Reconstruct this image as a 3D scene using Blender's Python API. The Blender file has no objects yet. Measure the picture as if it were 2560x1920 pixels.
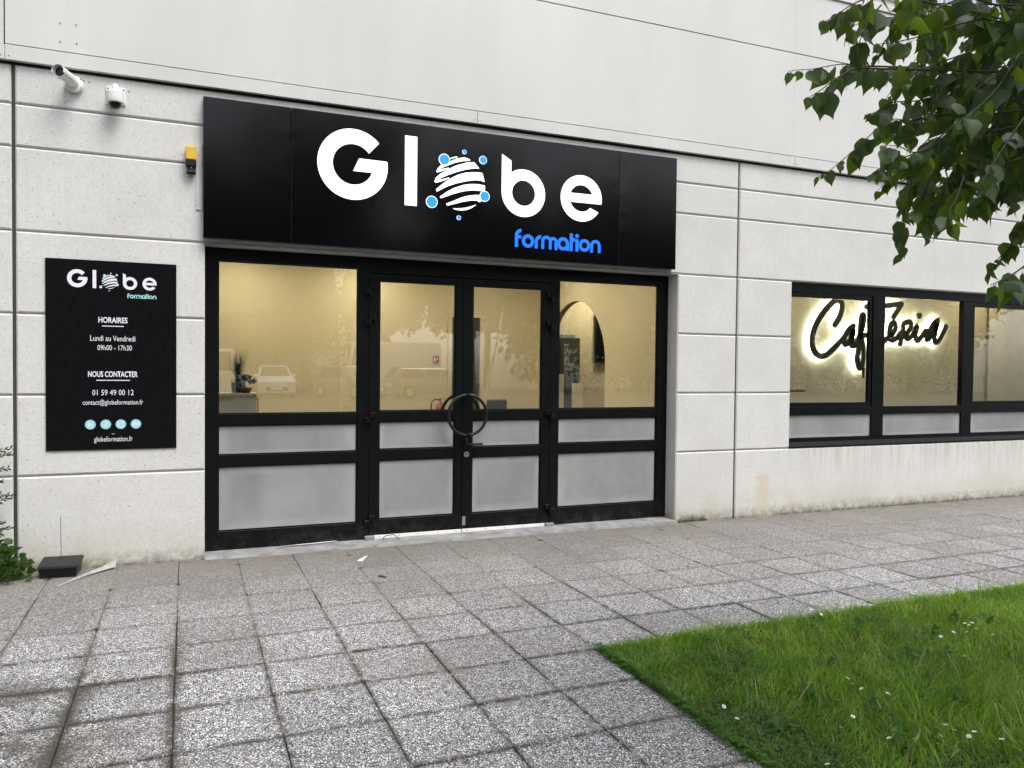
import bpy, bmesh, math, random
import numpy as np
from mathutils import Vector, Matrix, Euler
R = math.radians
random.seed(7)
rng = np.random.default_rng(11)
scene = bpy.context.scene
COL = scene.collection

# ------------------------------------------------------------------ camera, sky, sun, exposure
cam = bpy.data.cameras.new('camera'); camo = bpy.data.objects.new('camera', cam); COL.objects.link(camo)
cam.sensor_width = 36.0; cam.lens = 1968.02 / 2560 * 36; cam.shift_y = 9.1 / 2560
cam.clip_start = 0.05; cam.clip_end = 2000
_r = Vector((0.92390814, -0.38248151, 0.01008199)); _u = Vector((-0.0000864630, 0.0261415498, 0.999658248)); _f = Vector((0.38261435, 0.92359326, -0.02411932))
camo.matrix_world = Matrix(((_r.x, _u.x, -_f.x, 0), (_r.y, _u.y, -_f.y, -7.8144), (_r.z, _u.z, -_f.z, 1.80), (0, 0, 0, 1)))
scene.camera = camo

SUN_AZ, SUN_EL = 152.0, 60.0        # clockwise from +Y, degrees
world = bpy.data.worlds.new('World'); scene.world = world; world.use_nodes = True
nt = world.node_tree; nt.nodes.clear()
sky = nt.nodes.new('ShaderNodeTexSky'); sky.sky_type = 'NISHITA'; sky.sun_disc = False
sky.sun_elevation = R(SUN_EL); sky.sun_rotation = R(SUN_AZ); sky.dust_density = 3.0; sky.air_density = 1.0
hsv = nt.nodes.new('ShaderNodeHueSaturation'); hsv.inputs['Saturation'].default_value = 0.30
bg = nt.nodes.new('ShaderNodeBackground'); bg.inputs['Strength'].default_value = 0.115
wo = nt.nodes.new('ShaderNodeOutputWorld')
nt.links.new(sky.outputs[0], hsv.inputs['Color']); nt.links.new(hsv.outputs[0], bg.inputs['Color']); nt.links.new(bg.outputs[0], wo.inputs[0])

sun = bpy.data.lights.new('sun', 'SUN'); sun.energy = 1.3; sun.angle = R(28); sun.color = (1.0, 0.965, 0.925)
suno = bpy.data.objects.new('sun', sun); COL.objects.link(suno)
_d = Vector((math.sin(R(SUN_AZ)) * math.cos(R(SUN_EL)), math.cos(R(SUN_AZ)) * math.cos(R(SUN_EL)), math.sin(R(SUN_EL))))
suno.rotation_euler = _d.to_track_quat('Z', 'Y').to_euler(); suno.location = (6, -12, 20)

vs = scene.view_settings
vs.view_transform = 'Standard'; vs.look = 'None'; vs.gamma = 1.0; vs.use_curve_mapping = False
vs.exposure = 1.08
scene.render.engine = 'CYCLES'
cy = scene.cycles
cy.use_denoising = True; cy.max_bounces = 6; cy.transparent_max_bounces = 12; cy.diffuse_bounces = 3; cy.glossy_bounces = 3; cy.use_adaptive_sampling = True; cy.adaptive_threshold = 0.03
cy.caustics_reflective = False; cy.caustics_refractive = False; cy.sample_clamp_indirect = 8.0
try: cy.denoiser = 'OPENIMAGEDENOISE'
except Exception: pass

# ------------------------------------------------------------------ mesh helpers
def wloc(o):
    v = Vector((0, 0, 0))
    while o is not None:
        v += o.location; o = o.parent
    return v

class MB:
    def __init__(s): s.v = []; s.f = []
    def add(s, vs_, fs):
        b = len(s.v); s.v += [tuple(p) for p in vs_]; s.f += [tuple(i + b for i in q) for q in fs]; return s
    def quad(s, a, b, c, d): return s.add([a, b, c, d], [(0, 1, 2, 3)])
    def box(s, x0, x1, y0, y1, z0, z1):
        return s.add([(x0, y0, z0), (x1, y0, z0), (x1, y1, z0), (x0, y1, z0), (x0, y0, z1), (x1, y0, z1), (x1, y1, z1), (x0, y1, z1)],
                     [(0, 3, 2, 1), (4, 5, 6, 7), (0, 1, 5, 4), (1, 2, 6, 5), (2, 3, 7, 6), (3, 0, 4, 7)])
    def bbox(s, x0, x1, y0, y1, z0, z1, b=0.004):
        # box whose corners are cut all round
        bm = bmesh.new(); bmesh.ops.create_cube(bm, size=1)
        for v in bm.verts: v.co = Vector(((x0 + x1) / 2 + v.co.x * (x1 - x0), (y0 + y1) / 2 + v.co.y * (y1 - y0), (z0 + z1) / 2 + v.co.z * (z1 - z0)))
        bmesh.ops.bevel(bm, geom=bm.edges[:], offset=b, segments=1, affect='EDGES')
        bm.verts.index_update()
        s.add([v.co[:] for v in bm.verts], [[v.index for v in f.verts] for f in bm.faces]); bm.free(); return s
    def plate(s, x0, x1, z0, z1, y0, y1, c):
        # panel facing -y: front face y0, chamfered edges c, body to y1
        a = [(x0 + c, y0, z0 + c), (x1 - c, y0, z0 + c), (x1 - c, y0, z1 - c), (x0 + c, y0, z1 - c)]
        b = [(x0, y0 + c, z0), (x1, y0 + c, z0), (x1, y0 + c, z1), (x0, y0 + c, z1)]
        d = [(x0, y1, z0), (x1, y1, z0), (x1, y1, z1), (x0, y1, z1)]
        fs = [(0, 1, 2, 3)]
        for k in range(4):
            j = (k + 1) % 4
            fs += [(k, k + 4, j + 4, j), (k + 4, k + 8, j + 8, j + 4)]
        return s.add(a + b + d, fs)
    def prism(s, poly, y0, y1):
        # outline in x-z, from y0 (front) to y1
        n = len(poly)
        vs_ = [(x, y0, z) for x, z in poly] + [(x, y1, z) for x, z in poly]
        fs = [tuple(range(n)), tuple(range(2 * n - 1, n - 1, -1))] + [(k, (k + 1) % n, (k + 1) % n + n, k + n) for k in range(n)]
        return s.add(vs_, fs)
    def ring(s, cx, cz, ro, ri, a0, a1, y0, y1, n=32, a0i=None, a1i=None):
        a0i = a0 if a0i is None else a0i; a1i = a1 if a1i is None else a1i
        full = abs((a1 - a0) - 360) < 1e-6
        vs_ = []
        for k in range(n + 1):
            t = k / n; ao = R(a0 + (a1 - a0) * t); ai = R(a0i + (a1i - a0i) * t)
            po = (cx + ro * math.cos(ao), cz + ro * math.sin(ao)); pi = (cx + ri * math.cos(ai), cz + ri * math.sin(ai))
            vs_ += [(po[0], y0, po[1]), (pi[0], y0, pi[1]), (po[0], y1, po[1]), (pi[0], y1, pi[1])]
        fs = []
        for k in range(n):
            b = 4 * k; c = b + 4
            fs += [(b, b + 1, c + 1, c), (b, c, c + 2, b + 2), (b + 1, b + 3, c + 3, c + 1)]
        if not full: fs += [(0, 2, 3, 1), (4 * n, 4 * n + 1, 4 * n + 3, 4 * n + 2)]
        return s.add(vs_, fs)
    def disc(s, cx, cz, r, y0, y1, n=24): return s.prism([(cx + r * math.cos(2 * math.pi * k / n), cz + r * math.sin(2 * math.pi * k / n)) for k in range(n)], y0, y1)
    def tube(s, path, rad, n=8, caps=True):
        path = [Vector(p) for p in path]; m = len(path)
        if not hasattr(rad, '__len__'): rad = [rad] * m
        vs_ = []; up = None
        for i in range(m):
            t = (path[min(i + 1, m - 1)] - path[max(i - 1, 0)])
            t = t.normalized() if t.length > 1e-9 else Vector((0, 0, 1))
            if up is None:
                up = Vector((0, 0, 1)) if abs(t.z) < .9 else Vector((1, 0, 0))
            a = t.cross(up); a = a.normalized() if a.length > 1e-6 else t.orthogonal().normalized()
            b = t.cross(a).normalized(); up = -b if False else a.cross(t)
            for k in range(n):
                w = 2 * math.pi * k / n
                vs_.append(path[i] + rad[i] * (math.cos(w) * a + math.sin(w) * b))
        fs = [(i * n + k, i * n + (k + 1) % n, (i + 1) * n + (k + 1) % n, (i + 1) * n + k) for i in range(m - 1) for k in range(n)]
        if caps: fs += [tuple(range(n - 1, -1, -1)), tuple((m - 1) * n + k for k in range(n))]
        return s.add(vs_, fs)
    def lathe(s, prof, origin, axis=(0, 0, 1), n=24):
        # prof: (radius, height along axis)
        o = Vector(origin); ax = Vector(axis).normalized(); a = ax.orthogonal().normalized(); b = ax.cross(a)
        vs_ = []
        for r_, h in prof:
            for k in range(n):
                w = 2 * math.pi * k / n; vs_.append(o + ax * h + r_ * (math.cos(w) * a + math.sin(w) * b))
        m = len(prof)
        fs = [(i * n + k, i * n + (k + 1) % n, (i + 1) * n + (k + 1) % n, (i + 1) * n + k) for i in range(m - 1) for k in range(n)]
        fs += [tuple(range(n - 1, -1, -1)), tuple((m - 1) * n + k for k in range(n))]
        return s.add(vs_, fs)
    def build(s, name, mat, parent=None, smooth=False, kind=None, label=None):
        o0 = wloc(parent) if parent is not None else Vector((0, 0, 0))
        me = bpy.data.meshes.new(name)
        me.from_pydata([(p[0] - o0.x, p[1] - o0.y, p[2] - o0.z) for p in s.v], [], s.f); me.update()
        if mat: me.materials.append(mat)
        if smooth: me.polygons.foreach_set('use_smooth', [True] * len(me.polygons))
        o = bpy.data.objects.new(name, me); COL.objects.link(o)
        if parent is not None: o.parent = parent
        if kind: o['kind'] = kind
        if label: o['label'] = label
        return o

def smooth_by_angle(o, deg=35):
    bm = bmesh.new(); bm.from_mesh(o.data); bmesh.ops.recalc_face_normals(bm, faces=bm.faces[:])
    for e in bm.edges:
        e.smooth = not (len(e.link_faces) == 2 and e.calc_face_angle(0) > R(deg))
    for f in bm.faces: f.smooth = True
    bm.to_mesh(o.data); bm.free(); return o
def fixn(o):
    bm = bmesh.new(); bm.from_mesh(o.data); bmesh.ops.recalc_face_normals(bm, faces=bm.faces[:]); bm.to_mesh(o.data); bm.free(); return o
def thing(name, label, cat, loc=(0, 0, 0), group=None):
    o = bpy.data.objects.new(name, None); COL.objects.link(o); o.location = loc; o.empty_display_size = .1
    o['label'] = label; o['category'] = cat
    if group: o['group'] = group
    return o
def tag(o, label, cat, group=None):
    o['label'] = label; o['category'] = cat
    if group: o['group'] = group
    return o
def struct(o): o['kind'] = 'structure'; return o
def copy_tree(o, parent=None):
    c = o.copy(); COL.objects.link(c); c.parent = parent
    for ch in list(o.children): copy_tree(ch, c)
    return c

# ------------------------------------------------------------------ material helpers
class NT:
    def __init__(s, name):
        s.m = bpy.data.materials.new(name); s.m.use_nodes = True; s.t = s.m.node_tree; s.t.nodes.clear()
        s.out = s.n('ShaderNodeOutputMaterial'); s.b = s.n('ShaderNodeBsdfPrincipled'); s.l(s.b.outputs[0], s.out.inputs[0])
    def n(s, typ, **kw):
        x = s.t.nodes.new(typ)
        for k, v in kw.items():
            if k.startswith('i_'): x.inputs[k[2:].replace('_', ' ')].default_value = v
            else: setattr(x, k, v)
        return x
    def l(s, a, b): s.t.links.new(a, b)
    def setin(s, sock, v):
        if isinstance(v, bpy.types.NodeSocket): s.l(v, sock)
        elif isinstance(v, (tuple, list)) and len(v) == 3 and sock.type == 'RGBA': sock.default_value = (*v, 1)
        else: sock.default_value = v
    def math(s, op, a, b=0.0, c=0.0, clamp=False):
        x = s.n('ShaderNodeMath', operation=op); x.use_clamp = clamp
        s.setin(x.inputs[0], a); s.setin(x.inputs[1], b); s.setin(x.inputs[2], c); return x.outputs[0]
    def mix(s, f, a, b, mode='MIX'):
        x = s.n('ShaderNodeMix', data_type='RGBA', blend_type=mode); s.setin(x.inputs[0], f); s.setin(x.inputs[6], a); s.setin(x.inputs[7], b); return x.outputs[2]
    def noise(s, vec, scale, detail=3.0, rough=0.5, dist=0.0):
        x = s.n('ShaderNodeTexNoise'); s.setin(x.inputs['Vector'], vec); x.inputs['Scale'].default_value = scale; x.inputs['Detail'].default_value = detail
        x.inputs['Roughness'].default_value = rough; x.inputs['Distortion'].default_value = dist; return x.outputs[0]
    def vor(s, vec, scale, feature='F1', rand=1.0):
        x = s.n('ShaderNodeTexVoronoi', feature=feature); s.setin(x.inputs['Vector'], vec); x.inputs['Scale'].default_value = scale; x.inputs['Randomness'].default_value = rand; return x
    def ramp(s, f, a, b, lo=0.0, hi=1.0):
        x = s.n('ShaderNodeMapRange'); s.setin(x.inputs[0], f)
        for i, v in zip((1, 2, 3, 4), (a, b, lo, hi)): s.setin(x.inputs[i], v)
        x.clamp = True; return x.outputs[0]
    def pos(s): return s.n('ShaderNodeNewGeometry').outputs['Position']
    def island(s): return s.n('ShaderNodeNewGeometry').outputs['Random Per Island']
    def obj(s): return s.n('ShaderNodeTexCoord').outputs['Object']
    def orand(s): return s.n('ShaderNodeObjectInfo').outputs['Random']
    def sep(s, v): x = s.n('ShaderNodeSeparateXYZ'); s.l(v, x.inputs[0]); return x.outputs
    def scale3(s, v, sc):
        x = s.n('ShaderNodeVectorMath', operation='MULTIPLY'); s.l(v, x.inputs[0]); x.inputs[1].default_value = sc; return x.outputs[0]
    def bump(s, h, strength=0.3, dist=0.01):
        x = s.n('ShaderNodeBump'); x.inputs['Strength'].default_value = strength; x.inputs['Distance'].default_value = dist; s.l(h, x.inputs['Height']); s.l(x.outputs[0], s.b.inputs['Normal']); return x
    def col(s, v): s.setin(s.b.inputs['Base Color'], v)
    def rough(s, v): s.setin(s.b.inputs['Roughness'], v)

def plain(name, col, rough=0.5, metal=0.0, var=0.06, nscale=8.0, spec=0.5):
    k = NT(name); p = k.pos(); n_ = k.noise(p, nscale, 4)
    k.col(k.mix(k.ramp(n_, .3, .7), tuple(c * (1 - var) for c in col), tuple(min(1, c * (1 + var)) for c in col)))
    k.rough(k.ramp(k.noise(p, nscale * 3, 3), .3, .7, max(0, rough - .06), min(1, rough + .06))); k.b.inputs['Metallic'].default_value = metal
    k.b.inputs['Specular IOR Level'].default_value = spec
    return k.m
def emit(name, col, strength, base=None, mis=True):
    k = NT(name); k.col(base or col); k.b.inputs['Emission Color'].default_value = (*col, 1); k.b.inputs['Emission Strength'].default_value = strength; k.rough(.3)
    if not mis: k.m.cycles.emission_sampling = 'NONE'
    return k.m

# concrete cladding panels: pale cast concrete with pits, blotches, base dirt
def make_concrete():
    k = NT('cast_concrete'); p = k.pos(); x, y, z = k.sep(p)
    big = k.noise(p, 1.3, 5, .6); fine = k.noise(p, 26, 5, .65)
    c = k.mix(k.ramp(big, .3, .72), (.60, .595, .58), (.70, .695, .675))
    c = k.mix(k.ramp(fine, .35, .75), c, k.mix(.5, c, (.47, .46, .44)))
    # pits: short dark flecks
    pv = k.scale3(p, (1.0, 1.0, 1.7))
    v1 = k.vor(pv, 24); pit = k.math('MULTIPLY', k.ramp(v1.outputs['Distance'], .12, .20, 1, 0), k.ramp(k.sep(v1.outputs['Color'])[0], .62, .64, 0, 1))
    v2 = k.vor(pv, 58); pit2 = k.math('MULTIPLY', k.ramp(v2.outputs['Distance'], .15, .26, 1, 0), k.ramp(k.sep(v2.outputs['Color'])[1], .55, .57, 0, 1))
    patchy = k.ramp(k.noise(p, 2.3, 2), .42, .62)
    right = k.ramp(x, 1.5, 5.5, 1.0, .35)
    pits = k.math('MULTIPLY', k.math('MULTIPLY', k.math('MAXIMUM', pit, k.math('MULTIPLY', pit2, .8)), right), k.ramp(patchy, 0, 1, .65, 1.0))
    c = k.mix(k.math('MULTIPLY', pits, .80), c, (.17, .17, .155))
    # vertical rain streaks
    st = k.noise(k.scale3(p, (9, 9, .55)), 1.0, 4, .6)
    c = k.mix(k.math('MULTIPLY', k.ramp(st, .54, .80), .28), c, (.50, .50, .48))
    # streaks under the window sill
    win = k.math('MULTIPLY', k.ramp(x, 7.0, 7.3), k.math('MULTIPLY', k.ramp(z, .84, .30, 1, 0), k.ramp(z, .86, .835, 0, 1)))
    st2 = k.noise(k.scale3(p, (16, 16, .8)), 1.0, 4, .65)
    c = k.mix(k.math('MULTIPLY', win, k.ramp(st2, .45, .75)), c, (.40, .38, .30))
    # algae and splash dirt at the foot of the wall
    foot = k.math('MULTIPLY', k.ramp(z, .42, .0), k.ramp(k.noise(p, 3.2, 5, .65), .30, .70))
    c = k.mix(k.math('MULTIPLY', foot, .75), c, (.43, .39, .24))
    low = k.math('MAXIMUM', k.math('MULTIPLY', k.ramp(z, .15, .0), k.ramp(k.noise(p, 11, 5, .7), .38, .60)), k.math('MULTIPLY', k.ramp(z, .045, .01), k.ramp(k.noise(p, 5, 4, .7), .34, .55)))
    c = k.mix(k.math('MULTIPLY', low, .85), c, (.13, .125, .085))
    # yellow run-off stain on the pier
    dx = k.math('ABSOLUTE', k.math('SUBTRACT', x, 6.62)); yst = k.math('MULTIPLY', k.ramp(dx, .05, .14, 1, 0), k.math('MULTIPLY', k.ramp(z, .56, .50), 1.0))
    c = k.mix(k.math('MULTIPLY', yst, .38), c, (.52, .42, .22))
    k.col(c); k.rough(.82); k.b.inputs['Specular IOR Level'].default_value = .3
    h = k.math('SUBTRACT', k.math('MULTIPLY', fine, .25), pits)
    k.bump(h, .35, .004); return k.m
M = {}
M['concrete'] = make_concrete()
M['core'] = plain('raw_concrete', (.46, .455, .44), .85, nscale=6)
M['joint'] = plain('joint_sealant', (.040, .043, .032), .8)

def make_clad():
    k = NT('painted_metal_cladding'); p = k.pos(); x, y, z = k.sep(p)
    n_ = k.noise(k.scale3(p, (1, 1, .35)), .9, 4, .55)
    c = k.mix(k.ramp(n_, .3, .7), (.585, .58, .56), (.655, .65, .63))
    st = k.noise(k.scale3(p, (6, 6, .3)), 1.0, 4, .6); c = k.mix(k.math('MULTIPLY', k.ramp(st, .54, .8), .18), c, (.50, .49, .46))
    edge = k.math('MULTIPLY', k.ramp(z, 4.64, 4.48), k.ramp(k.noise(p, 4, 4, .6), .35, .7)); c = k.mix(k.math('MULTIPLY', edge, .35), c, (.50, .49, .45))
    k.col(c); k.rough(k.ramp(n_, .3, .7, .34, .44)); k.b.inputs['Specular IOR Level'].default_value = .5
    k.bump(k.noise(p, 1.1, 2), .10, .02); return k.m
M['clad'] = make_clad()
M['black_metal'] = plain('black_powder_coat', (.0040, .0046, .0050), .36, var=.12, nscale=14, spec=.18)
def make_black_dirty():
    k = NT('black_frame_worn'); p = k.pos(); x, y, z = k.sep(p)
    v = k.vor(p, 42); d = k.math('MULTIPLY', k.math('MULTIPLY', k.ramp(v.outputs['Distance'], .08, .16, 1, 0), k.ramp(k.sep(v.outputs['Color'])[0], .6, .62)), k.ramp(z, .32, .0, 0, 1))
    dust = k.math('MULTIPLY', k.ramp(z, .26, .03), k.ramp(k.noise(p, 7, 5, .7), .45, .75))
    c = k.mix(k.math('MULTIPLY', dust, .22), (.0040, .0046, .0050), (.17, .165, .15)); c = k.mix(k.math('MULTIPLY', d, .8), c, (.30, .29, .27))
    k.col(c); k.rough(k.ramp(k.noise(p, 9, 4), .3, .7, .28, .42)); k.b.inputs['Specular IOR Level'].default_value = .18; return k.m
M['frame'] = make_black_dirty()
def make_sign_black():
    k = NT('satin_black_composite'); p = k.pos(); x, y, z = k.sep(p)
    k.col((.0016, .0018, .0024)); k.rough(.13); k.b.inputs['Specular IOR Level'].default_value = .34
    # shallow dents of the sheet near its seams
    def near(s_): q_ = k.ramp(k.math('ABSOLUTE', k.math('SUBTRACT', x, s_)), .0, .30, 1, 0); return k.math('MULTIPLY', q_, q_)
    seam = k.math('MAXIMUM', near(.918), near(4.48)); h = k.math('MULTIPLY', seam, k.noise(p, 3.2, 2))
    k.bump(k.math('ADD', h, k.math('MULTIPLY', k.noise(p, .9, 2), .35)), .22, .03); return k.m
M['sign_black'] = make_sign_black()
M['board_black'] = plain('printed_black_board', (.0055, .0058, .0068), .30, var=.0, spec=.10)
M['white_print'] = plain('white_print', (.80, .80, .84), .35, var=.02)
M['teal_print'] = plain('teal_print', (.33, .66, .72), .35, var=.02)
M['pale_teal_print'] = plain('pale_teal_print', (.42, .74, .76), .35, var=.02)
M['led_white'] = emit('lit_white_acrylic', (.90, .98, 1.0), 0.62, (.75, .75, .75), False)
M['led_blue'] = emit('lit_blue_acrylic', (.004, .155, 1.0), 0.62, (.01, .05, .25), False)
M['dot_blue'] = emit('lit_pale_blue_acrylic', (.018, .30, .90), 0.48, (.02, .12, .3), False)
M['halo_led'] = emit('halo_led', (.96, 1.0, .95), 21.0, (.8, .8, .8))

def make_frost():
    k = NT('frosted_film_glass'); p = k.pos(); x, y, z = k.sep(p)
    n_ = k.noise(k.scale3(p, (2.2, 1, 1.3)), 1.0, 4, .55)
    c = k.mix(k.ramp(n_, .32, .70), (.225, .235, .228), (.31, .322, .315))
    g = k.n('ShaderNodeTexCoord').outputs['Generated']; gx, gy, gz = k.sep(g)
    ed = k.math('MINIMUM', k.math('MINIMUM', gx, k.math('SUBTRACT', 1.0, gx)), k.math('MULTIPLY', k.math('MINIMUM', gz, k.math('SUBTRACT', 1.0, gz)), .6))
    c = k.mix(k.math('MULTIPLY', k.ramp(ed, .10, .0), k.ramp(k.noise(p, 5, 3), .3, .7, .4, 1.0)), c, (.40, .41, .40))  # paler border paints the soft light along the pane edges
    sc = k.noise(k.scale3(p, (60, 1, 3)), 1.0, 3); c = k.mix(k.math('MULTIPLY', k.ramp(sc, .68, .74), .30), c, (.42, .42, .41))
    k.col(c); k.rough(.42); k.b.inputs['Specular IOR Level'].default_value = .5; return k.m
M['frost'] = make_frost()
def make_glass(name, tint, ior):
    k = NT(name); k.t.nodes.remove(k.b)
    tr = k.n('ShaderNodeBsdfTransparent'); tr.inputs[0].default_value = (*tint, 1)
    gl = k.n('ShaderNodeBsdfGlossy'); gl.inputs['Roughness'].default_value = 0.012; gl.inputs[0].default_value = (.95, .97, 1, 1)
    fr = k.n('ShaderNodeFresnel'); fr.inputs[0].default_value = ior
    b = k.n('ShaderNodeBump'); b.inputs['Strength'].default_value = .02; b.inputs['Distance'].default_value = .02; k.l(k.noise(k.pos(), 1.4, 1), b.inputs['Height']); k.l(b.outputs[0], gl.inputs['Normal'])
    mx = k.n('ShaderNodeMixShader'); bk = k.n('ShaderNodeNewGeometry').outputs['Backfacing']; k.l(k.math('MULTIPLY', fr.outputs[0], k.math('SUBTRACT', 1.0, bk)), mx.inputs[0]); k.l(tr.outputs[0], mx.inputs[1]); k.l(gl.outputs[0], mx.inputs[2]); k.l(mx.outputs[0], k.out.inputs[0]); return k.m
M['glass'] = make_glass('window_glass', (.84, .86, .83), 2.6)
M['sky_painted_glass'] = plain('sky_painted_glazing', (.42, .52, .66), .10, spec=.8)  # pale blue of the reflected sky is put into the base colour

# interior
M['wall_in'] = plain('warm_beige_paint', (.61, .545, .395), .7, var=.03, nscale=1.5)
M['lining'] = plain('arch_lining', (.30, .25, .18), .7)  # darker wall tone, the shade of the arch reveal is in the colour
M['floor_in'] = plain('beige_floor_tiles', (.42, .36, .27), .35, nscale=3)
M['ceil_in'] = plain('white_ceiling', (.72, .68, .60), .9)
M['lamp_warm'] = emit('warm_ceiling_lamp', (1.0, .85, .62), 21.5, (.8, .8, .8))
M['cream'] = plain('cream_laminate', (.62, .55, .42), .4)
M['white_lam'] = plain('white_board', (.72, .69, .60), .5)
M['dark_in'] = plain('dark_doorway', (.05, .043, .036), .6)
M['cabinet'] = plain('grey_green_metal', (.075, .085, .065), .45)
M['bluebox'] = plain('blue_grey_box', (.22, .32, .36), .5)
M['tv'] = plain('tv_black', (.006, .008, .008), .18)
M['red'] = plain('extinguisher_red', (.30, .022, .015), .3)
M['black_pl'] = plain('black_plastic', (.009, .009, .0095), .40, var=.2, nscale=20, spec=.3)
M['grey_pl'] = plain('grey_plastic', (.22, .22, .23), .5, nscale=20)
M['white_pl'] = plain('white_plastic_housing', (.74, .74, .73), .38, var=.04)
M['lens'] = plain('camera_lens', (.006, .007, .009), .10, spec=.35)
M['yellow'] = plain('yellow_plastic', (.66, .43, .035), .45, var=.05)
M['steel'] = plain('brushed_steel', (.55, .55, .54), .3, metal=.9, nscale=30)
M['alu'] = plain('white_aluminium_strip', (.80, .80, .78), .35, nscale=20)
M['sill'] = plain('worn_cement_sill', (.25, .25, .245), .85, var=.30, nscale=7)
M['band'] = plain('dull_plastic_band', (.34, .33, .31), .4, var=.2, nscale=30)
M['paper'] = plain('white_litter', (.78, .77, .73), .5)
M['script_front'] = plain('charcoal_acrylic', (.035, .036, .028), .4)
M['curtain'] = plain('cream_curtain', (.60, .54, .40), .9)
M['pot_dark'] = plain('dark_clay_pot', (.035, .012, .012), .35)

# washed-aggregate paving slabs
def make_paver():
    k = NT('washed_pebble_slab'); p = k.pos(); x, y, z = k.sep(p); o = k.obj(); ox, oy, oz = k.sep(o); rnd = k.orand()
    q = k.n('ShaderNodeCombineXYZ'); k.l(x, q.inputs[0]); k.l(y, q.inputs[1]); q = q.outputs[0]
    warp = k.n('ShaderNodeVectorMath', operation='ADD'); nz = k.n('ShaderNodeTexNoise'); k.l(q, nz.inputs['Vector']); nz.inputs['Scale'].default_value = 60
    sc = k.n('ShaderNodeVectorMath', operation='SCALE'); k.l(nz.outputs['Color'], sc.inputs[0]); sc.inputs['Scale'].default_value = .006
    k.l(q, warp.inputs[0]); k.l(sc.outputs[0], warp.inputs[1]); w = warp.outputs[0]
    ve = k.vor(w, 78, 'DISTANCE_TO_EDGE'); vc = k.vor(w, 78, 'F1'); cr, cg, cb = k.sep(vc.outputs['Color'])
    stone = k.ramp(ve.outputs['Distance'], .07, .19)
    sh = k.ramp(cr, .0, 1.0, .29, .95)
    pc = k.mix(cg, (1.0, .975, .965), (.94, .95, 1.0)); pcm = k.n('ShaderNodeVectorMath', operation='SCALE'); k.l(pc, pcm.inputs[0]); k.l(sh, pcm.inputs['Scale'])
    c = k.mix(stone, (.058, .058, .060), pcm.outputs[0])
    # each slab weathers differently
    tone = k.ramp(rnd, 0, 1, .84, 1.08); t = k.n('ShaderNodeVectorMath', operation='SCALE'); k.l(c, t.inputs[0]); k.l(tone, t.inputs['Scale']); c = t.outputs[0]
    c = k.mix(k.math('MULTIPLY', k.ramp(k.noise(q, .8, 6, .66), .44, .70), .48), c, (.135, .122, .110))
    # grime and moss creeping in from the joints
    ed = k.math('SUBTRACT', .25, k.math('MAXIMUM', k.math('ABSOLUTE', ox), k.math('ABSOLUTE', oy)))
    gr = k.math('MULTIPLY', k.ramp(ed, .034, .004), k.ramp(k.noise(q, 14, 6, .75), .36, .56)); gr = k.math('MULTIPLY', gr, k.ramp(y, -.9, -2.8, .12, 1.0)); c = k.mix(k.math('MULTIPLY', gr, .92), c, (.052, .048, .036))
    moss = k.math('MULTIPLY', k.ramp(ed, .045, .0), k.ramp(k.noise(q, 2.6, 3, .6), .62, .70)); c = k.mix(k.math('MULTIPLY', moss, .8), c, (.060, .062, .022))
    # big damp dark patch in the left foreground
    damp = k.math('MULTIPLY', k.math('MULTIPLY', k.ramp(x, .0, -.7), k.ramp(y, -2.3, -2.9)), k.ramp(k.math('ADD', k.math('MULTIPLY', k.noise(q, 2.3, 4, .6), .6), k.math('MULTIPLY', k.noise(q, 45, 4, .75), .4)), .47, .56)); c = k.mix(k.math('MULTIPLY', damp, .78), c, (.050, .046, .034))
    nj = k.math('ADD', k.math('MULTIPLY', k.noise(q, 4.5, 3, .6), .45), k.math('MULTIPLY', k.noise(q, 38, 4, .75), .55))
    for jx, wd in ((-.56, .11), (-.06, .07), (-1.06, .08)):
        jm = k.math('MULTIPLY', k.math('MULTIPLY', k.ramp(k.math('ABSOLUTE', k.math('SUBTRACT', x, jx)), wd, .0), k.ramp(y, -1.7, -2.7)), k.ramp(nj, .44, .52)); c = k.mix(k.math('MULTIPLY', jm, .92), c, (.034, .033, .020))
    for jy in (-2.875, -3.385):
        jm = k.math('MULTIPLY', k.math('MULTIPLY', k.ramp(k.math('ABSOLUTE', k.math('SUBTRACT', y, jy)), .07, .0), k.ramp(x, .35, -.25)), k.ramp(nj, .44, .52)); c = k.mix(k.math('MULTIPLY', jm, .92), c, (.034, .033, .020))
    # pale sandy lichen band along the wall, warmer slabs there
    band = k.math('MULTIPLY', k.ramp(y, -1.0, -.15), k.ramp(k.noise(q, 2.0, 5, .65), .25, .70)); c = k.mix(k.math('MULTIPLY', band, .55), c, (.30, .275, .17))
    ft = k.math('MULTIPLY', k.ramp(y, -.30, -.02), k.ramp(k.noise(q, 7, 5, .7), .40, .62)); c = k.mix(k.math('MULTIPLY', ft, .8), c, (.075, .066, .045))
    warm = k.ramp(y, -2.6, -.4); c = k.mix(k.math('MULTIPLY', warm, .60), c, (.160, .143, .132))
    k.col(c); k.rough(.75); k.b.inputs['Specular IOR Level'].default_value = .35
    k.bump(stone, .55, .006); return k.m
M['paver'] = make_paver()
def make_soil():
    k = NT('dark_mossy_grit'); p = k.pos(); c = k.mix(k.ramp(k.noise(p, 30, 5, .7), .35, .7), (.018, .016, .012), (.065, .058, .042))
    c = k.mix(k.ramp(k.noise(p, 2.1, 3, .6), .55, .68), c, (.035, .042, .013)); k.col(c); k.rough(.95); k.bump(k.noise(p, 60, 3), .6, .01); return k.m
M['soil'] = make_soil()
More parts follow.
